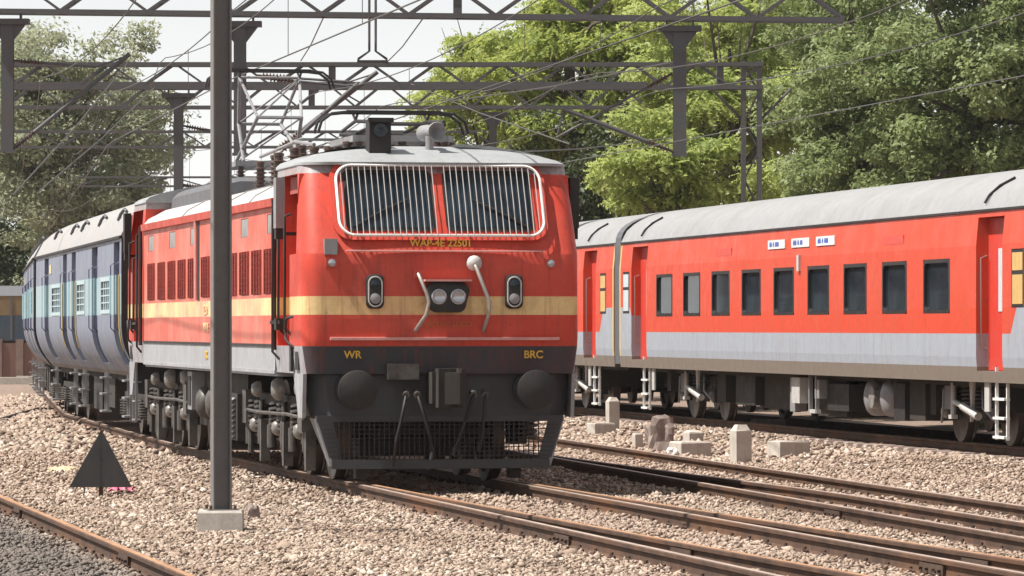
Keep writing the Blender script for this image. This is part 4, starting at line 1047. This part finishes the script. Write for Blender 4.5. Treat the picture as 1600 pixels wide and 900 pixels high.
# ------------------------------------------------------------------ overhead line: portals, drop arms, cantilevers, wires
def px(x, y, d): return Vector(((x-800)/7000*d, d, CAM_Z-(y-512)/7000*d))
def angle_bar(L, w, mat=None, name='brace'):
    m = MB(); m.box(0,L,-w/2,w/2,-.006,.006); m.box(0,L,-w/2,-w/2+.012,0,w); return m.mesh(name, mat or M['gantry'])
def gantry(label, d, x0, x1, ybot, ytop, skew=0.0, legs=(), arms=(), chord=.10, ztilt=0.0, pitch=.9, posts=()):
    """lattice beam across the tracks; x in picture columns, heights from picture rows at distance d"""
    a = px(x0,ybot,d); b = px(x1,ybot,d); b.y += skew; b.x *= b.y/d; b.z += ztilt
    root = empty('overhead_line_portal', (a.x,a.y,0), label=label, cat='line portal', group='overhead line portals')
    dv = Vector((b.x-a.x,b.y-a.y,0)); L = dv.length; root.rotation_euler = (0,0,math.atan2(dv.y,dv.x))
    zb = a.z; hgt = (ybot-ytop)/7000*d; sl = ztilt/L
    def Z(x): return zb+sl*x
    for yy in (-.25,.25):
        for zz, nm in ((0,'bottom_chord'),(hgt,'top_chord')):
            m = MB(); m.loft([[(x,yy-chord/2,Z(x)+zz-chord/2),(x,yy+chord/2,Z(x)+zz-chord/2),(x,yy+chord/2,Z(x)+zz+chord/2),(x,yy-chord/2,Z(x)+zz+chord/2)] for x in (0,L)], True, 0, True); m.build(nm, M['gantry'], root)
    n_ = max(4, int(L/pitch)); st = L/n_; bl = math.hypot(st, hgt); bm = angle_bar(bl, .05)
    for i in range(n_):
        up = i % 2 == 0; ang = math.atan2(hgt+sl*st, st) if up else math.atan2(-hgt+sl*st, st)
        for yy in (-.25,.25):
            link('brace', bm, root, (i*st, yy, Z(i*st)+(0 if up else hgt)), (0,-ang,0))
    for i in range(0, n_+1, 2):
        m = MB(); m.box(i*st-.02,i*st+.02,-.25,.25,Z(i*st)-.02,Z(i*st)+.02); m.box(i*st-.02,i*st+.02,-.25,.25,Z(i*st)+hgt-.02,Z(i*st)+hgt+.02); m.build('cross_tie', M['gantry'], root)
    for pxx in posts:
        X = (pxx-x0)/(x1-x0)*L; MB().box(X-.09,X+.09,-.24,.24,Z(X),Z(X)+hgt).build('batten_plate', M['gantry'], root)
    for lx in legs:
        X = (lx-x0)/(x1-x0)*L; zt = Z(X)+hgt+.1; lg = MB()
        for q in (-.22,.22):
            for yy in (-.2,.2): lg.box(X+q-.06,X+q+.06,yy-.06,yy+.06,-.3,zt)
        lo = lg.build('leg', M['gantry'], root)
        nn = int(zt/.8); lb = MB()
        for i in range(nn):
            z0 = .2+i*.8; s_ = 1 if i%2 else -1
            lb.tube([(X-s_*.2,-.2,z0),(X+s_*.2,-.2,z0+.8)],.022,4); lb.tube([(X-s_*.2,.2,z0),(X+s_*.2,.2,z0+.8)],.022,4)
        lb.build('leg_lacing', M['gantry'], lo)
        MB().box(X-.5,X+.5,-.5,.5,-.35,-.1).build('leg_foundation', M['concrete'], lo)
        for s_ in (-1,1):
            MB().tube([(X+s_*.25,0,Z(X)-.9),(X+s_*1.1,0,Z(X)-.02)],.04,6).build('knee_brace', M['gantry'], root)
    for (ax, yb, w) in arms:
        X = (ax-x0)/(x1-x0)*L; zt = Z(X)-chord/2; z0 = CAM_Z-(yb-512)/7000*(a.y+(b.y-a.y)*X/L)
        m = MB(); m.box(X-w/2,X+w/2,-.09,-.07,z0,zt-.13); m.box(X-w/2,X+w/2,.07,.09,z0,zt-.13); m.box(X-.03,X+.03,-.07,.07,z0,zt-.13)
        m.prism([(X-w/2,zt-.55),(X+w/2,zt-.55),(X+.38,zt-.22),(X-.38,zt-.22)], 'y', -.06, .06)
        m.box(X-.46,X+.46,-.16,.16,zt-.22,zt-.10); m.box(X+.26,X+.30,-.1,.1,zt-.12,zt+.02); m.box(X-.30,X-.26,-.1,.1,zt-.12,zt+.02); m.box(X-w/2-.03,X+w/2+.03,-.10,.10,z0-.03,z0+.03)
        m.build('drop_arm', M['gantry'], root)
    return root
gantry('steel lattice portal beam along the top of the photo carrying three drop arms', 95, -40, 1318, 18, -30, skew=0, arms=((12,236,.26),(375,241,.26),(1062,242,.28)), ztilt=-.19, posts=(715,))
gantry('lattice portal whose twin laced legs stand behind the red coaches', 124, 18, 1192, 137, 101, arms=((279,300,.26),), legs=(1174,), posts=(519,1125), chord=.11)
gantry('third lattice portal, just below the second beam', 140, 10, 1010, 168, 131, chord=.10, arms=((770,262,.24),), posts=(487,))
gantry('fourth lattice portal seen low above the locomotive roof', 168, 20, 1000, 230, 206, chord=.09)
gantry('faint low lattice portal just above the blue coach roofs', 205, 120, 760, 291, 277, chord=.08, pitch=1.4)

def insulator_stick(mb, p, q, r=.06):
    p = Vector(p); q = Vector(q); L = (q-p).length; pr = [(0,.02)]
    k_ = max(4,int(L/.07))
    for i in range(k_): pr += [((i+.2)*L/k_,.03),((i+.45)*L/k_,r),((i+.6)*L/k_,r),((i+.85)*L/k_,.03)]
    pr += [(L,.02)]; mb.lathe(p, q-p, pr, 9)
def cantilever(label, d, base, top, tip, stay_tip, steady=None):
    """bracket: insulators at two points of a drop arm, tubes to the wires. Points are (column,row)."""
    root = empty('cantilever_bracket', px(base[0],base[1],d), label=label, cat='cantilever bracket', group='cantilever brackets')
    o = px(base[0],base[1],d)
    P = lambda p, dd=0: px(p[0],p[1],d)-o+Vector((0,dd,0))
    for s, t, nm, r in ((base,tip,'bracket_tube',.05),(top,stay_tip,'stay_tube',.028)):
        a, b = P(s), P(t); u = (b-a).normalized(); i0 = a+u*.12; i1 = a+u*.62
        m = MB(); insulator_stick(m, i0, i1, .075); m.cyl(a,i0,.03,n=6); m.build('insulator', M['brown'], root, 50)
        m = MB(); m.tube([i1,b], r, 7); m.build(nm, M['gantry'], root, 60)
    if steady:
        m = MB(); m.tube([P(steady[0]),P(steady[1])], .018, 6); m.build('steady_arm', M['gantry'], root)
    m = MB(); m.tube([P(tip)+Vector((0,0,-.02)),P(stay_tip)], .018, 6); m.build('tie_rod', M['gantry'], root)
cantilever('cantilever bracket reaching across the haze-pale tree from the drop arm beside it', 95, (18,236), (22,95), (203,84), (150,105), ((176,118),(202,124)))
cantilever('thick cantilever bracket leaning above the locomotive roof', 94.6, (430,236), (400,118), (590,112), (545,128), ((545,150),(562,160)))
cantilever('second cantilever tube running parallel above the locomotive roof', 93.8, (436,240), (412,122), (560,130), (540,134), None)
cantilever('cantilever bracket pointing back from the drop arm in front of the green trees', 95, (1054,238), (1050,115), (880,170), (870,215), ((880,180),(850,172)))
cantilever('small cantilever bracket on the drop arm between mast and far tree', 124, (284,196), (284,288), (330,205), (345,300), None)
# V hanger from the near portal
h = empty('wire_hanger', px(580,20,95), label='V shaped wire hanger under the top portal beam', cat='wire hanger')
o = px(580,20,95); P = lambda x, y: px(x,y,95)-o
m = MB(); m.tube([P(577,-5),P(577,80),P(560,92),P(560,97)],.028,6); m.tube([P(587,-5),P(587,80),P(604,92),P(604,97)],.028,6); m.tube([P(558,96),P(606,96)],.03,6); m.build('hanger_rods', M['gantry'], h)

def wire_path(fx, ds, zf): return [(float(fx(d)), d, zf(d)) for d in ds]
def sag(d, span=31, s_=.35): 
    t = (d % span)/span; return -4*s_*t*(1-t)
def overhead(label_c, label_m, fx, d0, d1, zc, drop=True, off=0.0):
    ds = np.arange(d0, d1+.1, 2.0)
    f = lambda d: fx(d)+off
    c = MB().tube(wire_path(f, ds, lambda d: zc), .011, 5).build('contact_wire', M['wire'])
    tag(c, label_c, 'overhead wire', 'overhead wires')
    m = empty('catenary_wire', label=label_m, cat='overhead wire', group='overhead wires')
    MB().tube(wire_path(f, ds, lambda d: zc+1.15+sag(d)), .010, 5).build('wire', M['wire'], m)
    if drop:
        for d in np.arange(d0+3, d1, 6.2):
            MB().cyl((float(f(d)),d,zc),(float(f(d)),d,zc+1.15+sag(d)),.007,n=4).build('dropper', M['wire'], m)
overhead('contact wire running over the red locomotive', 'catenary wire with droppers above the red locomotive', XA, 20, 190, 5.36)
overhead('contact wire over the empty middle track', 'catenary wire over the empty middle track', XB, 20, 190, 5.45)
overhead('contact wire over the red and grey coaches', 'catenary wire over the red and grey coaches', XC, 20, 190, 5.50)
overhead('contact wire over the rusty corner track', 'catenary wire over the rusty corner track', XD, 20, 190, 5.45)
for i, (p, q, lab) in enumerate((((20,305,80),(198,100,96),'pale stay wire slanting across the far tree'),((60,300,90),(240,138,110),'second pale stay wire slanting across the far tree'),
        ((760,240,95),(1050,215,110),'feeder wire crossing in front of the green trees'),((690,160,110),(1060,95,95),'thin feeder wire rising to the drop arm among the trees'),
        ((660,30,95),(604,98,124),'short stay wire beside the V hanger'),((505,28,95),(470,95,124),'short stay wire beside the drop arm'),
        ((890,225,100),(640,130,130),'long stay wire sloping down before the yellow green tree'))):
    a = px(*p); b = px(*q); mid = (a+b)/2-Vector((0,0,.08))
    tag(MB().tube([a,mid,b],.016,5).build('stay_wire', M['wire']), lab, 'overhead wire', 'stay wires')

for fx_, of_, zz_, lab in ((XA,-1.3,6.9,'high feeder wire beside the line over the red locomotive'),(XA,1.2,7.3,'high feeder wire between the locomotive and the middle track'),
        (XB,1.5,6.4,'feeder wire beside the middle track contact wire'),(XD,1.6,6.7,'high feeder wire beside the corner track'),(XC,-1.6,7.0,'high feeder wire beside the line over the red coaches')):
    tag(MB().tube(wire_path(lambda d, f=fx_, o_=of_: f(d)+o_, np.arange(40,190,3.0), lambda d, z=zz_: z+sag(d,31,.5)),.010,5).build('feeder_wire', M['wire']), lab, 'overhead wire', 'feeder wires')

# foreground mast: channel section on a concrete block
mp = Vector((-2.60,40.0,0)); gz0 = float(ground_z(np.array(mp.x),np.array(mp.y)))
mast = empty('overhead_line_mast', (mp.x,mp.y,gz0), label='tall dark steel mast on a concrete block in front of the locomotive', cat='steel mast')
mast.rotation_euler = (0,0,math.radians(15))
m = MB(); w = .078
m.box(-w,w,-.006,.006,.20,9.0); m.box(-w-.005,-w+.012,-.085,.06,.20,9.0); m.box(w-.012,w+.005,-.085,.06,.20,9.0)
m.build('channel', M['mast'], mast)
m = MB(); m.box(-.14,.14,-.13,.12,.19,.215); m.build('base_plate', M['mast'], mast)
for sx in (-1,1):
    for sy in (-1,1): MB().cyl((sx*.11,sy*.10,.21),(sx*.11,sy*.10,.25),.014,n=6).build('anchor_bolt', M['clip'], mast)
m = MB(); m.loft([[(x*s_,y*s_,z) for x,y in ((-.20,-.20),(.20,-.20),(.20,.20),(-.20,.20))] for z,s_ in ((-.25,1.02),(.185,1.0),(.205,.95))], True, 0, True); m.build('foundation_block', M['concrete'], mast, 20, rot=(0,0,math.radians(-14)))

# black triangular sign
sp = Vector((-4.50,49.0,0)); gz0 = float(ground_z(np.array(sp.x),np.array(sp.y)))
sg = empty('caution_sign', (sp.x,sp.y,gz0), math.radians(-4), label='black triangular trackside sign on a short stake', cat='sign')
m = MB(); m.prism([(-.345,.125),(.345,.125),(.01,.755)], 'y', -.012, .012); m.build('triangle_plate', M['signblack'], sg)
m = MB(); m.box(-.022,.022,.014,.05,-.3,.66); m.build('stake', M['rail'], sg)
m = MB(); m.box(-.004,.004,-.0135,-.0125,.13,.74); m.build('centre_seam', M['black'], sg)
for z in (.20,.45): MB().cyl((0,-.02,z),(0,-.012,z),.010,n=6).build('bolt', M['black'], sg)

# concrete posts and blocks between the tracks
def block(name, label, cat, col, row, w, h, l, rz, top=0.0, mat='concrete', tilt=0):
    d = 13200/(row-512); x = (col-800)/7000*d; z = float(ground_z(np.array(x),np.array(d)))
    m = MB(); bw = .012
    rings = []
    for zz, s_ in ((-.15,1.0),(h-.02-top,1.0),(h-top,1-2*bw/min(w,l)),(h,1-2*bw/min(w,l)-(.35 if top else 0))):
        rings.append([(px_*s_*w/2+R.uniform(-.006,.006), py_*s_*l/2+R.uniform(-.006,.006), zz+R.uniform(-.006,.006)) for px_, py_ in ((-1,-1),(1,-1),(1,1),(-1,1))])
    m.loft(rings, True, 0, True)
    return tag(m.build(name, M[mat], None, loc=(x,d,z), rot=(tilt,tilt*.5,rz)), label, cat, 'concrete posts and blocks by the coaches')
block('concrete_post','pale concrete post rising behind a lying block near the coach ladder','concrete post',957,669,.20,.62,.20,.35,.06)
block('concrete_block','grey concrete block lying at the foot of the post near the ladder','concrete block',939,672,.42,.21,.35,.45)
block('concrete_post','low grey stub post just before the rough boulder','concrete post',996,699,.13,.24,.13,.4)
block('concrete_post','thin low stub post touching the front of the rough boulder','concrete post',1020,701,.11,.20,.11,.4)
block('concrete_block','small square concrete block behind the boulder, bright on one side','concrete block',1083,688,.26,.22,.24,.42,.03)
block('concrete_block','broad concrete slab lying beside the rough boulder','concrete block',1078,707,.50,.21,.42,.42)
block('concrete_post','square concrete post with chamfered head standing alone near the rail','concrete post',1157,718,.24,.55,.22,.42,.07)
block('concrete_block','wide concrete block beyond the chamfered post','concrete block',1232,707,.52,.23,.40,.45)
block('concrete_block','pale block lying under the coach between its bogies','concrete block',1200,668,.60,.16,.3,.3)
M['rock'] = worn('boulder_stone', (0.27,0.215,0.19), 0.9, amt=0.5, dirt=(0.17,0.12,0.10), scale=7, streak=False, bump=0.8)
import bmesh
def rock(name, label, cat, loc, size, seed, mat):
    bm = bmesh.new(); bmesh.ops.create_icosphere(bm, subdivisions=3, radius=1.0); rr = random.Random(seed)
    from mathutils import noise as mn
    for v in bm.verts:
        nrm = v.co.copy(); f = 1+.35*mn.noise(nrm*1.6+Vector((seed,0,0)))+.16*mn.noise(nrm*4+Vector((seed,3,0)))
        q = Vector((max(-.8,min(.8,nrm.x)), max(-.8,min(.8,nrm.y)), max(-.6,min(.85,nrm.z))))
        v.co = Vector((q.x*f*size[0], q.y*f*size[1], q.z*f*size[2]))
    me = bpy.data.meshes.new(name); bm.to_mesh(me); bm.free(); me.materials.append(M[mat])
    return tag(link(name, me, None, loc), label, cat)
def gpt(col, row):
    d = 13200/(row-512); x = (col-800)/7000*d; return Vector((x, d, float(ground_z(np.array(x),np.array(d)))))
p = gpt(1032,704); rock('boulder','rough brown boulder standing upright among the concrete posts','boulder',p+Vector((0,.25,.16)),(.27,.25,.43),3,'rock')
p = gpt(1050,708); rock('loose_stone','white stone lying at the foot of the boulder','stone',p+Vector((0,0,.03)),(.10,.09,.09),5,'white')
p = gpt(1290,766); rock('loose_stone','white stone lying between the rails of the middle track','stone',p+Vector((0,0,.04)),(.13,.10,.05),6,'white')
p = gpt(1405,828); rock('loose_stone','small pale stone beside the rusty rail','stone',p+Vector((0,0,.03)),(.07,.06,.045),8,'concrete')
p = gpt(395,822); rock('loose_stone','brown stone touching the mast foundation','stone',p+Vector((0,.05,.06)),(.075,.07,.11),9,'rock')
p = gpt(1185,770); rock('loose_stone','yellowish stone between the rails near the chamfered post','stone',p+Vector((0,0,.02)),(.12,.09,.05),12,'frost')

# litter
def crumple(name, label, cat, loc, sx, sy, h, mat, seed):
    rr = np.random.default_rng(seed); n_ = 9
    gx_, gy_ = np.meshgrid(np.linspace(-1,1,n_), np.linspace(-1,1,n_)); r2 = gx_**2+gy_**2
    z = h*(rr.random((n_,n_))*.9+.1)*(1.2-.5*r2); x = gx_*sx*(1+.25*rr.normal(size=gx_.shape)*.6); y = gy_*sy*(1+.15*rr.normal(size=gx_.shape))
    V = np.stack([x.ravel(),y.ravel(),z.ravel()],1); ii,jj = np.meshgrid(np.arange(n_-1),np.arange(n_-1)); a = (jj*n_+ii).ravel()
    me = np_mesh(name, V, np.stack([a,a+1,a+1+n_,a+n_],1), mat); return tag(link(name, me, None, loc), label, cat)
M['pinkbag'] = worn('pink_plastic', (0.62,0.13,0.22), 0.35, amt=0.3, dirt=(.6,.45,.4), streak=False, scale=9)
M['yellowbag'] = worn('pale_yellow_plastic', (0.55,0.46,0.27), 0.5, amt=0.7, dirt=(.55,.45,.36), streak=False, scale=9)
crumple('plastic_bag','crumpled pink plastic bag under the corner of the triangle sign','litter',gpt(190,779)+Vector((0,0,.03)),.13,.12,.10,M['pinkbag'],1)
crumple('plastic_sheet','pale yellow plastic sheet on the ballast behind the triangle sign','litter',gpt(98,745)+Vector((0,0,.0)),.17,.4,.07,M['yellowbag'],2)
M['drygrass'] = NT('dry_stalk').finish((0.16,0.12,0.06), 0.8)
for i, (c_, r_, lab) in enumerate(((130,778,'bent dark wire loop sticking out beside the triangle sign'),)):
    p = gpt(c_, r_); tag(MB().tube([p,p+Vector((.02,0,.10)),p+Vector((-.02,0,.14)),p+Vector((-.05,0,.12))],.008,5).build('wire_loop', M['dark']), lab, 'wire')
c1 = MB().tube([gpt(-10,664)+Vector((0,0,.05)),gpt(30,652)+Vector((0,0,.05)),gpt(60,646)+Vector((0,0,.05)),gpt(82,645)+Vector((0,0,.04))],.03,6).build('trackside_cable', M['dark']); tag(c1,'dark cable lying across the ballast beside the blue coaches','cable')

# far side of the yard
fw = empty('parked_wagon', (-29.0,192,0), math.radians(3), label='mustard and blue wagon parked far off behind the blue coaches', cat='railway wagon')
m = MB(); m.box(-11,11,-1.5,1.5,2.22,3.06); m.build('upper_body', worn('mustard_paint',(0.19,0.125,0.055),.6), fw)
m = MB(); m.box(-11.02,11.02,-1.51,1.51,1.15,2.21); m.build('lower_body', worn('wagon_blue',(0.024,0.05,0.085),.6), fw)
m = MB(); m.prism([(-1.52,3.06),(-1.2,3.36),(0,3.5),(1.2,3.36),(1.52,3.06)], 'x', -11.02, 11.02); m.build('roof', M['gang'], fw)
for x in (-7.5,7.5):
    for q in (-.9,.9):
        for s_ in (-1,1): link('wheel', WC, fw, (x+q,s_*.865,.45))
m = MB(); m.box(-11,11,-1.1,1.1,.6,1.14); m.build('underframe', M['bogie'], fw)
for x in np.arange(-10.4,10.5,1.2): MB().box(x-.04,x+.04,-1.53,-1.51,1.2,3.04).build('rib', M['gang'], fw)
fl = empty('low_wall', (-25.5,168,0), math.radians(4), label='low pinkish wall with piers far off beside the blue coaches', cat='wall', kind='thing')
MB().box(-10,10,-.15,.15,-.3,1.12).build('wall_panel', worn('pink_wall',(0.19,0.10,0.08),.9), fl)
pm_ = worn('wall_pier',(0.25,0.17,0.145),.9)
for x in np.arange(-9.8,9.9,.8): MB().box(x-.14,x+.14,-.2,.2,-.3,1.26).build('pier', pm_, fl)
for i, (c_, r_, w_) in enumerate(((20,583,2.6),(8,599,1.6),(44,597,.8))):
    d = 13200/(r_-512); x = (c_-800)/7000*d
    tag(MB().box(-w_/2,w_/2,-.35,.35,-.2,.22).build('platform_slab', M['concrete'], None, loc=(x,d,-.2), rot=(0,0,.1)), ('long pale slab on the ground far off beside the blue coaches','pale slab lying nearer the corner of the ballast','short slab against the last blue coach')[i], 'concrete slab', 'far concrete slabs', 'thing')

# ------------------------------------------------------------------ trees
def leaf_mat(name, c0, c1, c2, trans=0.35):
    k = NT(name); r = k.n('ShaderNodeNewGeometry').outputs['Random Per Island']
    col = k.ramp(r, [(0.0,c0),(0.55,c1),(1.0,c2)])
    big = k.noise(.5, k.coord(), 3); col = k.mix(k.ramp(big,[(.4,(0,0,0)),(.7,(.45,.45,.45))]), col, c2)
    k.finish(col, .5, 0, spec=.35)
    t = k.n('ShaderNodeBsdfTranslucent'); tc = k.mix(0.6, col, tuple(min(1,x*1.7) for x in c2)); k.l(tc, t.inputs['Color'])
    ms = k.n('ShaderNodeMixShader'); ms.inputs[0].default_value = trans; k.l(k.b.outputs[0], ms.inputs[1]); k.l(t.outputs[0], ms.inputs[2]); k.l(ms.outputs[0], k.out.inputs['Surface'])
    return k.mat
LM = {'glossy': leaf_mat('glossy_leaf',(0.070,0.105,0.036),(0.14,0.185,0.064),(0.27,0.31,0.14),.4),
      'feather': leaf_mat('feathery_leaf',(0.12,0.18,0.045),(0.23,0.295,0.075),(0.38,0.42,0.14),.5),
      'yellow': leaf_mat('yellow_green_leaf',(0.105,0.155,0.036),(0.20,0.26,0.060),(0.34,0.375,0.095),.48),
      'hazy': leaf_mat('haze_pale_leaf',(0.16,0.185,0.13),(0.235,0.26,0.175),(0.33,0.345,0.22),.45),  # distance haze painted into a pale grey-green leaf colour
      'dark': leaf_mat('deep_green_shade_leaf',(0.030,0.043,0.018),(0.050,0.068,0.027),(0.085,0.105,0.04),.3)}  # deep green leaf; its darkness also paints in shade on the low trees
M['bark'] = worn('bark', (0.10,0.08,0.065), 0.9, amt=0.5, dirt=(0.05,0.04,0.03), scale=4)
def tree(name, label, base, crown, rad, mat, n_clump, clump_r, per, ll, lw, seed, droop=0.0, spray=0, group='trees behind the trains', low=-1.0):
    rng = np.random.default_rng(seed)
    root = empty(name, (base[0],base[1],-.25), label=label, cat='tree', group=group)
    cx, cy, cz = crown[0]-base[0], crown[1]-base[1], crown[2]+.25
    # clump centres: uneven shell with lobes
    v = rng.normal(size=(n_clump*3,3)); v /= np.linalg.norm(v,axis=1)[:,None]
    v = v[v[:,2] > low][:n_clump]; m_ = len(v)
    lob = 1+.22*np.sin(3*np.arctan2(v[:,1],v[:,0])+seed)+.18*np.sin(5*v[:,2]*2+seed*1.7)+.12*rng.normal(size=m_)
    rr = rng.random(m_)**.42*lob
    C = v*rr[:,None]*np.array(rad)+np.array([cx,cy,cz])
    CR = clump_r*rng.uniform(.6,1.35,m_)
    ci = np.repeat(np.arange(m_), per); n = len(ci)
    u = rng.normal(size=(n,3)); u /= np.linalg.norm(u,axis=1)[:,None]; u[:,2] = u[:,2]*.8+.15
    rad_ = CR[ci]*rng.random(n)**.45
    P = C[ci]+u*rad_[:,None]*np.array([1.15,1.15,.75])
    P[:,2] = np.maximum(P[:,2], .3)
    nrm = u*.6+rng.normal(size=(n,3))*.55+np.array([0,0,.55]); nrm /= np.linalg.norm(nrm,axis=1)[:,None]
    if spray:   # leaflets in rows along drooping twigs
        g = n//spray; P0 = P[:g]; dirv = u[:g]*np.array([1,1,.35])+np.array([0,0,-droop])+rng.normal(size=(g,3))*.25; dirv /= np.linalg.norm(dirv,axis=1)[:,None]
        t = np.tile(np.arange(spray),g); gi = np.repeat(np.arange(g),spray)
        P = P0[gi]+dirv[gi]*(t*ll*.42)[:,None]+np.stack([0*t,0*t,-.02*(t**1.6)*ll*droop],1)
        nn = nrm[:g][gi]+rng.normal(size=(len(gi),3))*.18; nrm = nn/np.linalg.norm(nn,axis=1)[:,None]
        side = np.cross(dirv[gi],nrm); side /= np.linalg.norm(side,axis=1)[:,None]+1e-6
        sg_ = np.where(t%2==0,1,-1)[:,None]; T = side*sg_+dirv[gi]*.5; T /= np.linalg.norm(T,axis=1)[:,None]; n = len(P)
    else:
        T = np.cross(nrm, rng.normal(size=(n,3))); T /= np.linalg.norm(T,axis=1)[:,None]; T[:,2] -= droop; T /= np.linalg.norm(T,axis=1)[:,None]
    B = np.cross(nrm, T); B /= np.linalg.norm(B,axis=1)[:,None]+1e-6
    s_ = rng.uniform(.65,1.3,n)[:,None]
    V = np.stack([P-T*ll*.5*s_, P+B*lw*.5*s_+nrm*lw*.12, P+T*ll*.5*s_-nrm*ll*.10, P-B*lw*.5*s_+nrm*lw*.12],1).reshape(-1,3)
    F = np.arange(n*4).reshape(-1,4)
    cr = link('crown', np_mesh('crown', V, F, LM[mat]), root)
    # trunk and limbs
    tb = MB(); hb = cz-rad[2]*.35
    tr = max(.16, rad[0]*.075)
    tb.tube([(0,0,0),(cx*.25+.1,cy*.25,hb*.5),(cx*.8,cy*.8,hb),(cx,cy,cz+rad[2]*.4)], [tr*1.25,tr,tr*.75,tr*.2], 9)
    tb.build('trunk', M['bark'], root, 60)
    order = np.argsort(-rr); lim = MB()
    for j in range(min(26,m_)):
        q = C[j*m_//min(26,m_)]; st = np.array([cx*.8,cy*.8,hb*(.75+.5*rng.random())]); mid = st*.5+q*.5+np.array([0,0,.35]); 
        lim.tube([tuple(st),tuple(mid),tuple(q)], [tr*.38,tr*.22,tr*.05], 5)
    lim.build('limbs', M['bark'], root, 60)
    return root
def at(col, row, d): p = px(col,row,d); return p
def T(name, label, col, row, d, rad, mat, nc, cr, per, ll, lw, seed, **k):
    c = at(col,row,d); return tree(name, label, (c.x, d), (c.x, d, c.z), rad, mat, nc, cr, per, ll, lw, seed, **k)
T('broadleaf_tree','dense dark tree with large glossy leaves at the picture edge behind the coaches',1535,110,134,(4.4,3.4,6.2),'glossy',330,.72,230,.20,.105,1)
T('broadleaf_tree','mid green glossy leaved tree between feathery tree and darkest tree',1350,150,140,(3.3,3.0,5.6),'glossy',240,.72,210,.19,.095,2)
T('feathery_tree','feathery green tree with drooping sprays behind the twin portal legs',1140,170,150,(3.7,3.0,5.0),'feather',250,.80,220,.22,.075,3,droop=.5,spray=8)
T('feathery_tree','tall yellow green tree in the middle behind the locomotive cab',890,75,165,(4.3,3.4,5.4),'yellow',290,.85,200,.23,.085,4,droop=.5,spray=7)
T('feathery_tree','thin yellow green tree edge against the white sky',760,130,172,(2.4,2.2,3.8),'yellow',120,.75,130,.23,.085,5,droop=.5,spray=7)
T('feathery_tree','bright yellow green tree filling the middle under the portal beams',1030,110,178,(4.4,2.6,5.6),'yellow',220,.9,170,.24,.09,21,droop=.5,spray=7)
T('feathery_tree','low yellow green tree just above the locomotive cab roof',830,215,180,(3.4,2.4,3.6),'yellow',150,.9,150,.24,.09,22,droop=.5,spray=7)
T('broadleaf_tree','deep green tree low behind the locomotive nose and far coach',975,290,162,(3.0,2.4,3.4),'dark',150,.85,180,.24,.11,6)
T('feathery_tree','tall light green tree above the twin portal legs',1190,60,170,(3.4,2.6,4.6),'feather',170,.9,170,.23,.085,25,droop=.5,spray=7)
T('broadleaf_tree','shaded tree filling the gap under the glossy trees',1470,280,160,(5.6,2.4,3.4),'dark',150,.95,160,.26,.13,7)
T('broadleaf_tree','pale sunlit bush just above the far coach roof',1045,290,134,(2.3,1.6,2.0),'feather',110,.55,170,.19,.075,14,droop=.3,spray=6)
T('feathery_tree','sunlit green tree rising between feathery and glossy trees',1250,50,156,(3.4,2.6,4.2),'feather',200,.78,180,.22,.08,15,droop=.5,spray=7)
T('far_tree','large haze-pale tree standing far behind the blue coaches',85,210,218,(5.0,4.2,5.2),'hazy',230,1.05,190,.28,.13,8,group='dusty trees on the far side')
T('far_tree','leaning haze-pale tree whose outer branches reach the white sky',205,220,224,(2.3,2.2,3.4),'hazy',75,.85,150,.27,.12,9,group='dusty trees on the far side')
T('far_tree','low shaded tree behind the last blue coach',5,400,230,(4.6,2.6,3.6),'dark',130,1.05,160,.30,.14,10,group='dusty trees on the far side')
T('far_tree','low haze-pale tree behind the roof of the first blue coach',150,365,222,(4.0,2.6,3.0),'hazy',120,1.0,160,.28,.13,12,group='dusty trees on the far side')
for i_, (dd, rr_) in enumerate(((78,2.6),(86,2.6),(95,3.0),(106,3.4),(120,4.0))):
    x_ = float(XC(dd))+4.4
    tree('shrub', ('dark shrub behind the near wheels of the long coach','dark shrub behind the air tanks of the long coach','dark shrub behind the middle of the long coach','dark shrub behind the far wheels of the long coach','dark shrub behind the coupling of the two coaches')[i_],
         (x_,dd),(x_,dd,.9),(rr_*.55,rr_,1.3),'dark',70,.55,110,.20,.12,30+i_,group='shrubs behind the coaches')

# ------------------------------------------------------------------ dusty air
k = NT('dusty_air'); k.t.nodes.remove(k.b)
pv = k.n('ShaderNodeVolumePrincipled'); pv.inputs['Color'].default_value = (0.95,0.95,0.95,1); pv.inputs['Density'].default_value = 0.0001
k.l(pv.outputs[0], k.out.inputs['Volume'])
tag(MB().box(-620,620,-110,1420,-1.3,19.0).build('haze', k.mat), kind='stuff')
